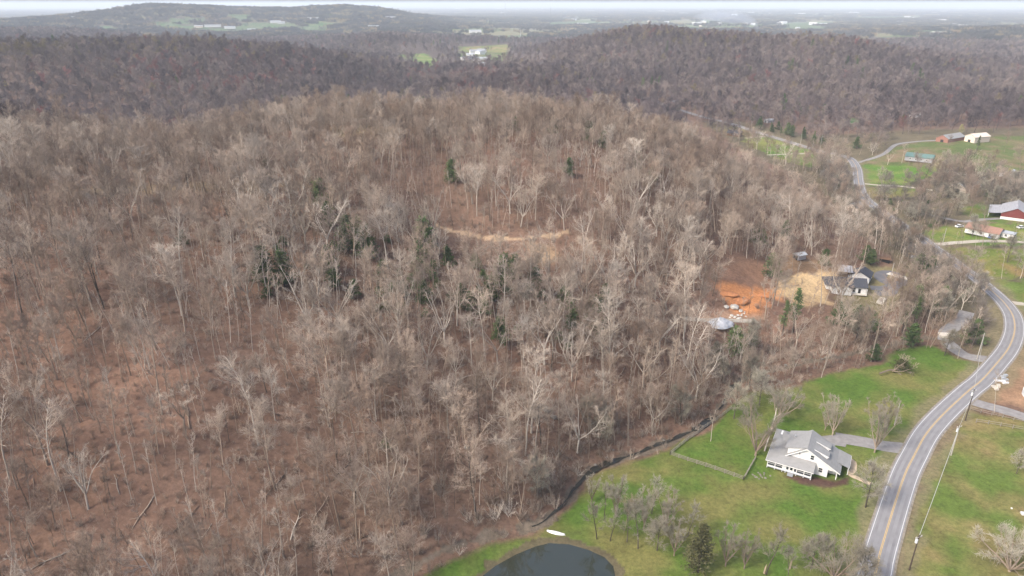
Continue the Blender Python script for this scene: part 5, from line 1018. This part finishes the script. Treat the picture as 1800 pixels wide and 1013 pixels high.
# cars
def car(px, py, rz, m, label, L=4.6):
    x, y = ground_px([(px, py)], T)[0]; e = empty('parked_car', (x, y, gz_(x, y) + .1), rz, label, 'car'); q = MB(); q.prism([(-L / 2, .35), (L / 2, .35), (L / 2, .85), (L * .28, .98), (-L * .45, 1.0), (-L / 2, .85)], -.9, .9); q.build('body', M[m], e)
    q = MB(); q.prism([(-L * .38, 1.0), (L * .24, .98), (L * .1, 1.5), (-L * .28, 1.5)], -.8, .8); q.build('cabin', M['glass'], e); q = MB(); q.prism([(-L * .27, 1.503), (L * .09, 1.503), (L * .09, 1.54), (-L * .27, 1.54)], -.78, .78); q.build('roof', M[m], e)
    for a in (-L * .3, L * .3):
        for b_ in (-.92, .72): q = MB(); q.tube([(a, b_, .34), (a, b_ + .2, .34)], [.34, .34], 10); q.build('wheel', M['black'], e)
car(1743, 419, R(30), 'blue', 'dark blue car parked at the terracotta-roofed cottage'); car(1692, 308, R(0), 'white', 'white car parked beside the yellow tree', 7); car(1666, 304, R(10), 'white', 'second white vehicle left of the yellow tree'); car(1686, 400, R(20), 'white', 'white car at the hedge behind the cottage lawn'); car(1795, 402, R(10), 'white', 'white car below the red barn wall')
# debris by the road and on the dirt lot
dj = random.Random(3)
for i, (X, Y, m_) in enumerate([(1603, 447, 'yline'), (1608, 452, 'tarp'), (1615, 455, 'tarp'), (1622, 466, 'tarp'), (1640, 470, 'tarp'), (1646, 475, 'tarp'), (1760, 672, 'tarp'), (1764, 664, 'metal'), (1750, 681, 'conc')]):
    x, y = ground_px([(X, Y)], T)[0]; q = MB()
    for k in range(7): a, b_, c_ = dj.gauss(0, .9), dj.gauss(0, .7), dj.uniform(0, .4); q.box(a - .5, b_ - .3, c_ - .3, a + dj.uniform(.2, .7), b_ + dj.uniform(.1, .5), c_ + dj.uniform(.1, .5))
    o = q.build('debris_pile', M[m_], loc=(x, y, gz_(x, y))); tag(o, ['yellow scrap pile by the road bank', 'white scrap beside the yellow scrap pile', 'white scrap right of the yellow scrap pile', 'pale scrap midway down the road bank', 'white scrap further along the road bank', 'white scrap nearest the road on the bank', 'white rubbish pile on the bare dirt lot', 'grey scrap pile behind the rubbish on the dirt lot', 'cream rubble pile at the edge of the dirt lot'][i], 'debris')
# fallen tree on the far lawn, leaning trunk by the house, broken stubs
fx, fy = at(1578, 655); e = empty('fallen_tree', (fx, fy, .9), R(20), 'uprooted tree lying with its grey-green crown on the lawn below the road bend', 'fallen tree'); 
q = MB(); q.tube([(-8, 0, .3), (-4, .4, .5), (0, 0, .3)], [.3, .25, .18], 6); q.build('trunk', M['bark'], e)
tr, cr = gen_tree(77, 8, .18, .05, 20, 1.5, oval(4.2), 8, 7, 3, .022, wob=.22, fork=5)
for nm, mb_, m_ in (('limbs', tr, 'bark'), ('crown', cr, 'ptwig')): o = mb_.build(nm, M[m_], e); o.rotation_euler = (0, R(75), 0); o.location = (-2, 0, .2)
bb = gen_cedar(78, 4.0, 4.2, 60, 16, .5)[1].build('leaves', M['cedarb'], e); bb.location = (1.5, 0, -.6)
q = MB(); q.tube([(0, 0, -.3), (2.2, 3.4, 3.2), (4.2, 6.6, 6.0), (5.0, 8.2, 8.2)], [.2, .18, .14, .06], 8); q.tube([(4.2, 6.6, 6.0), (5.8, 6.2, 8.0)], [.1, .02], 5); q.tube([(2.2, 3.4, 3.2), (1.6, 4.6, 5.6)], [.08, .02], 5)
lx, ly = at(1344, 792); tag(q.build('leaning_trunk', M['pale'], loc=(lx, ly, 0)), 'thick pale trunk leaning across the corner of the farmhouse', 'tree trunk')
for X, Y, h, l_ in ((1388, 1000, 3.2, 'pale splintered stub on the lawn below the farmhouse'), (1343, 1008, 2.4, 'broken trunk with a raw orange split near the dark leaning tree'), (30, 860, 6.0, 'tall pale broken trunk at the left edge of the slope'), (634, 958, 7.0, 'bare grey broken trunk left of the pond')):
    x, y = ground_px([(X, Y)], T)[0]; q = MB(); q.tube([(0, 0, -.3), (.1, 0, h * .6), (.25, .1, h)], [.2, .16, .02], 6); tag(q.build('broken_trunk', M['tan'], loc=(x, y, gz_(x, y))), l_, 'tree trunk')
# ditch from the pond and drain pipe
# smoke far off
def puff_mat():
    m = bpy.data.materials.new('smoke'); m.use_nodes = True; n = m.node_tree; n.nodes.remove(n.nodes['Principled BSDF']); v = n.nodes.new('ShaderNodeVolumePrincipled'); v.inputs['Color'].default_value = (.75, .82, .95, 1); v.inputs['Density'].default_value = .009; n.links.new(v.outputs[0], n.nodes['Material Output'].inputs['Volume']); return m
sx, sy = at(1328, 55, 5); mb = MB(); r_ = random.Random(9)
path = [(18, 0, 4, 4), (12, 0, 10, 8), (2, 3, 24, 14), (-14, 5, 38, 20), (-50, 8, 50, 26), (-100, 10, 56, 30), (-160, 10, 60, 30), (-220, 12, 58, 24), (-265, 12, 58, 8)]; N2 = 12
for i, (a, b_, c_, rr_) in enumerate(path):
    for j in range(N2): th = 2 * math.pi * j / N2; q = rr_ * r_.uniform(.75, 1.15); mb.v.append((a + q * .3 * math.sin(th), b_ + q * math.cos(th), c_ + q * .8 * math.sin(th)))
for i in range(len(path) - 1):
    for j in range(N2): mb.f.append((i * N2 + j, i * N2 + (j + 1) % N2, (i + 1) * N2 + (j + 1) % N2, (i + 1) * N2 + j)); mb.m.append(0)
mb.f += [tuple(range(N2 - 1, -1, -1)), tuple(range((len(path) - 1) * N2, len(path) * N2))]; mb.m += [0, 0]
import bmesh
so = mb.build('smoke', puff_mat(), loc=(sx, sy, 4)); bm = bmesh.new(); bm.from_mesh(so.data); bmesh.ops.recalc_face_normals(bm, faces=bm.faces); bm.to_mesh(so.data); bm.free(); so.data.update()
tag(so, 'thin pale blue smoke drifting behind the long hill', 'smoke', kind='stuff')
#, loc=(sx, sy, 4)), 'thin pale blue smoke drifting behind the long hill', 'smoke', kind='stuff')
# haze over the whole country
mb = MB(); mb.box(-60000, -60000, -4, 60000, 60000, 150); hz = bpy.data.materials.new('haze'); hz.use_nodes = True; n = hz.node_tree; n.nodes.remove(n.nodes['Principled BSDF']); v = n.nodes.new('ShaderNodeVolumePrincipled'); v.inputs['Color'].default_value = (.80, .89, 1, 1); v.inputs['Density'].default_value = 1.15e-4; v.inputs['Anisotropy'].default_value = .0
n.links.new(v.outputs[0], n.nodes['Material Output'].inputs['Volume']); tag(mb.build('haze', hz), 'pale haze over the far country', 'haze', kind='stuff')
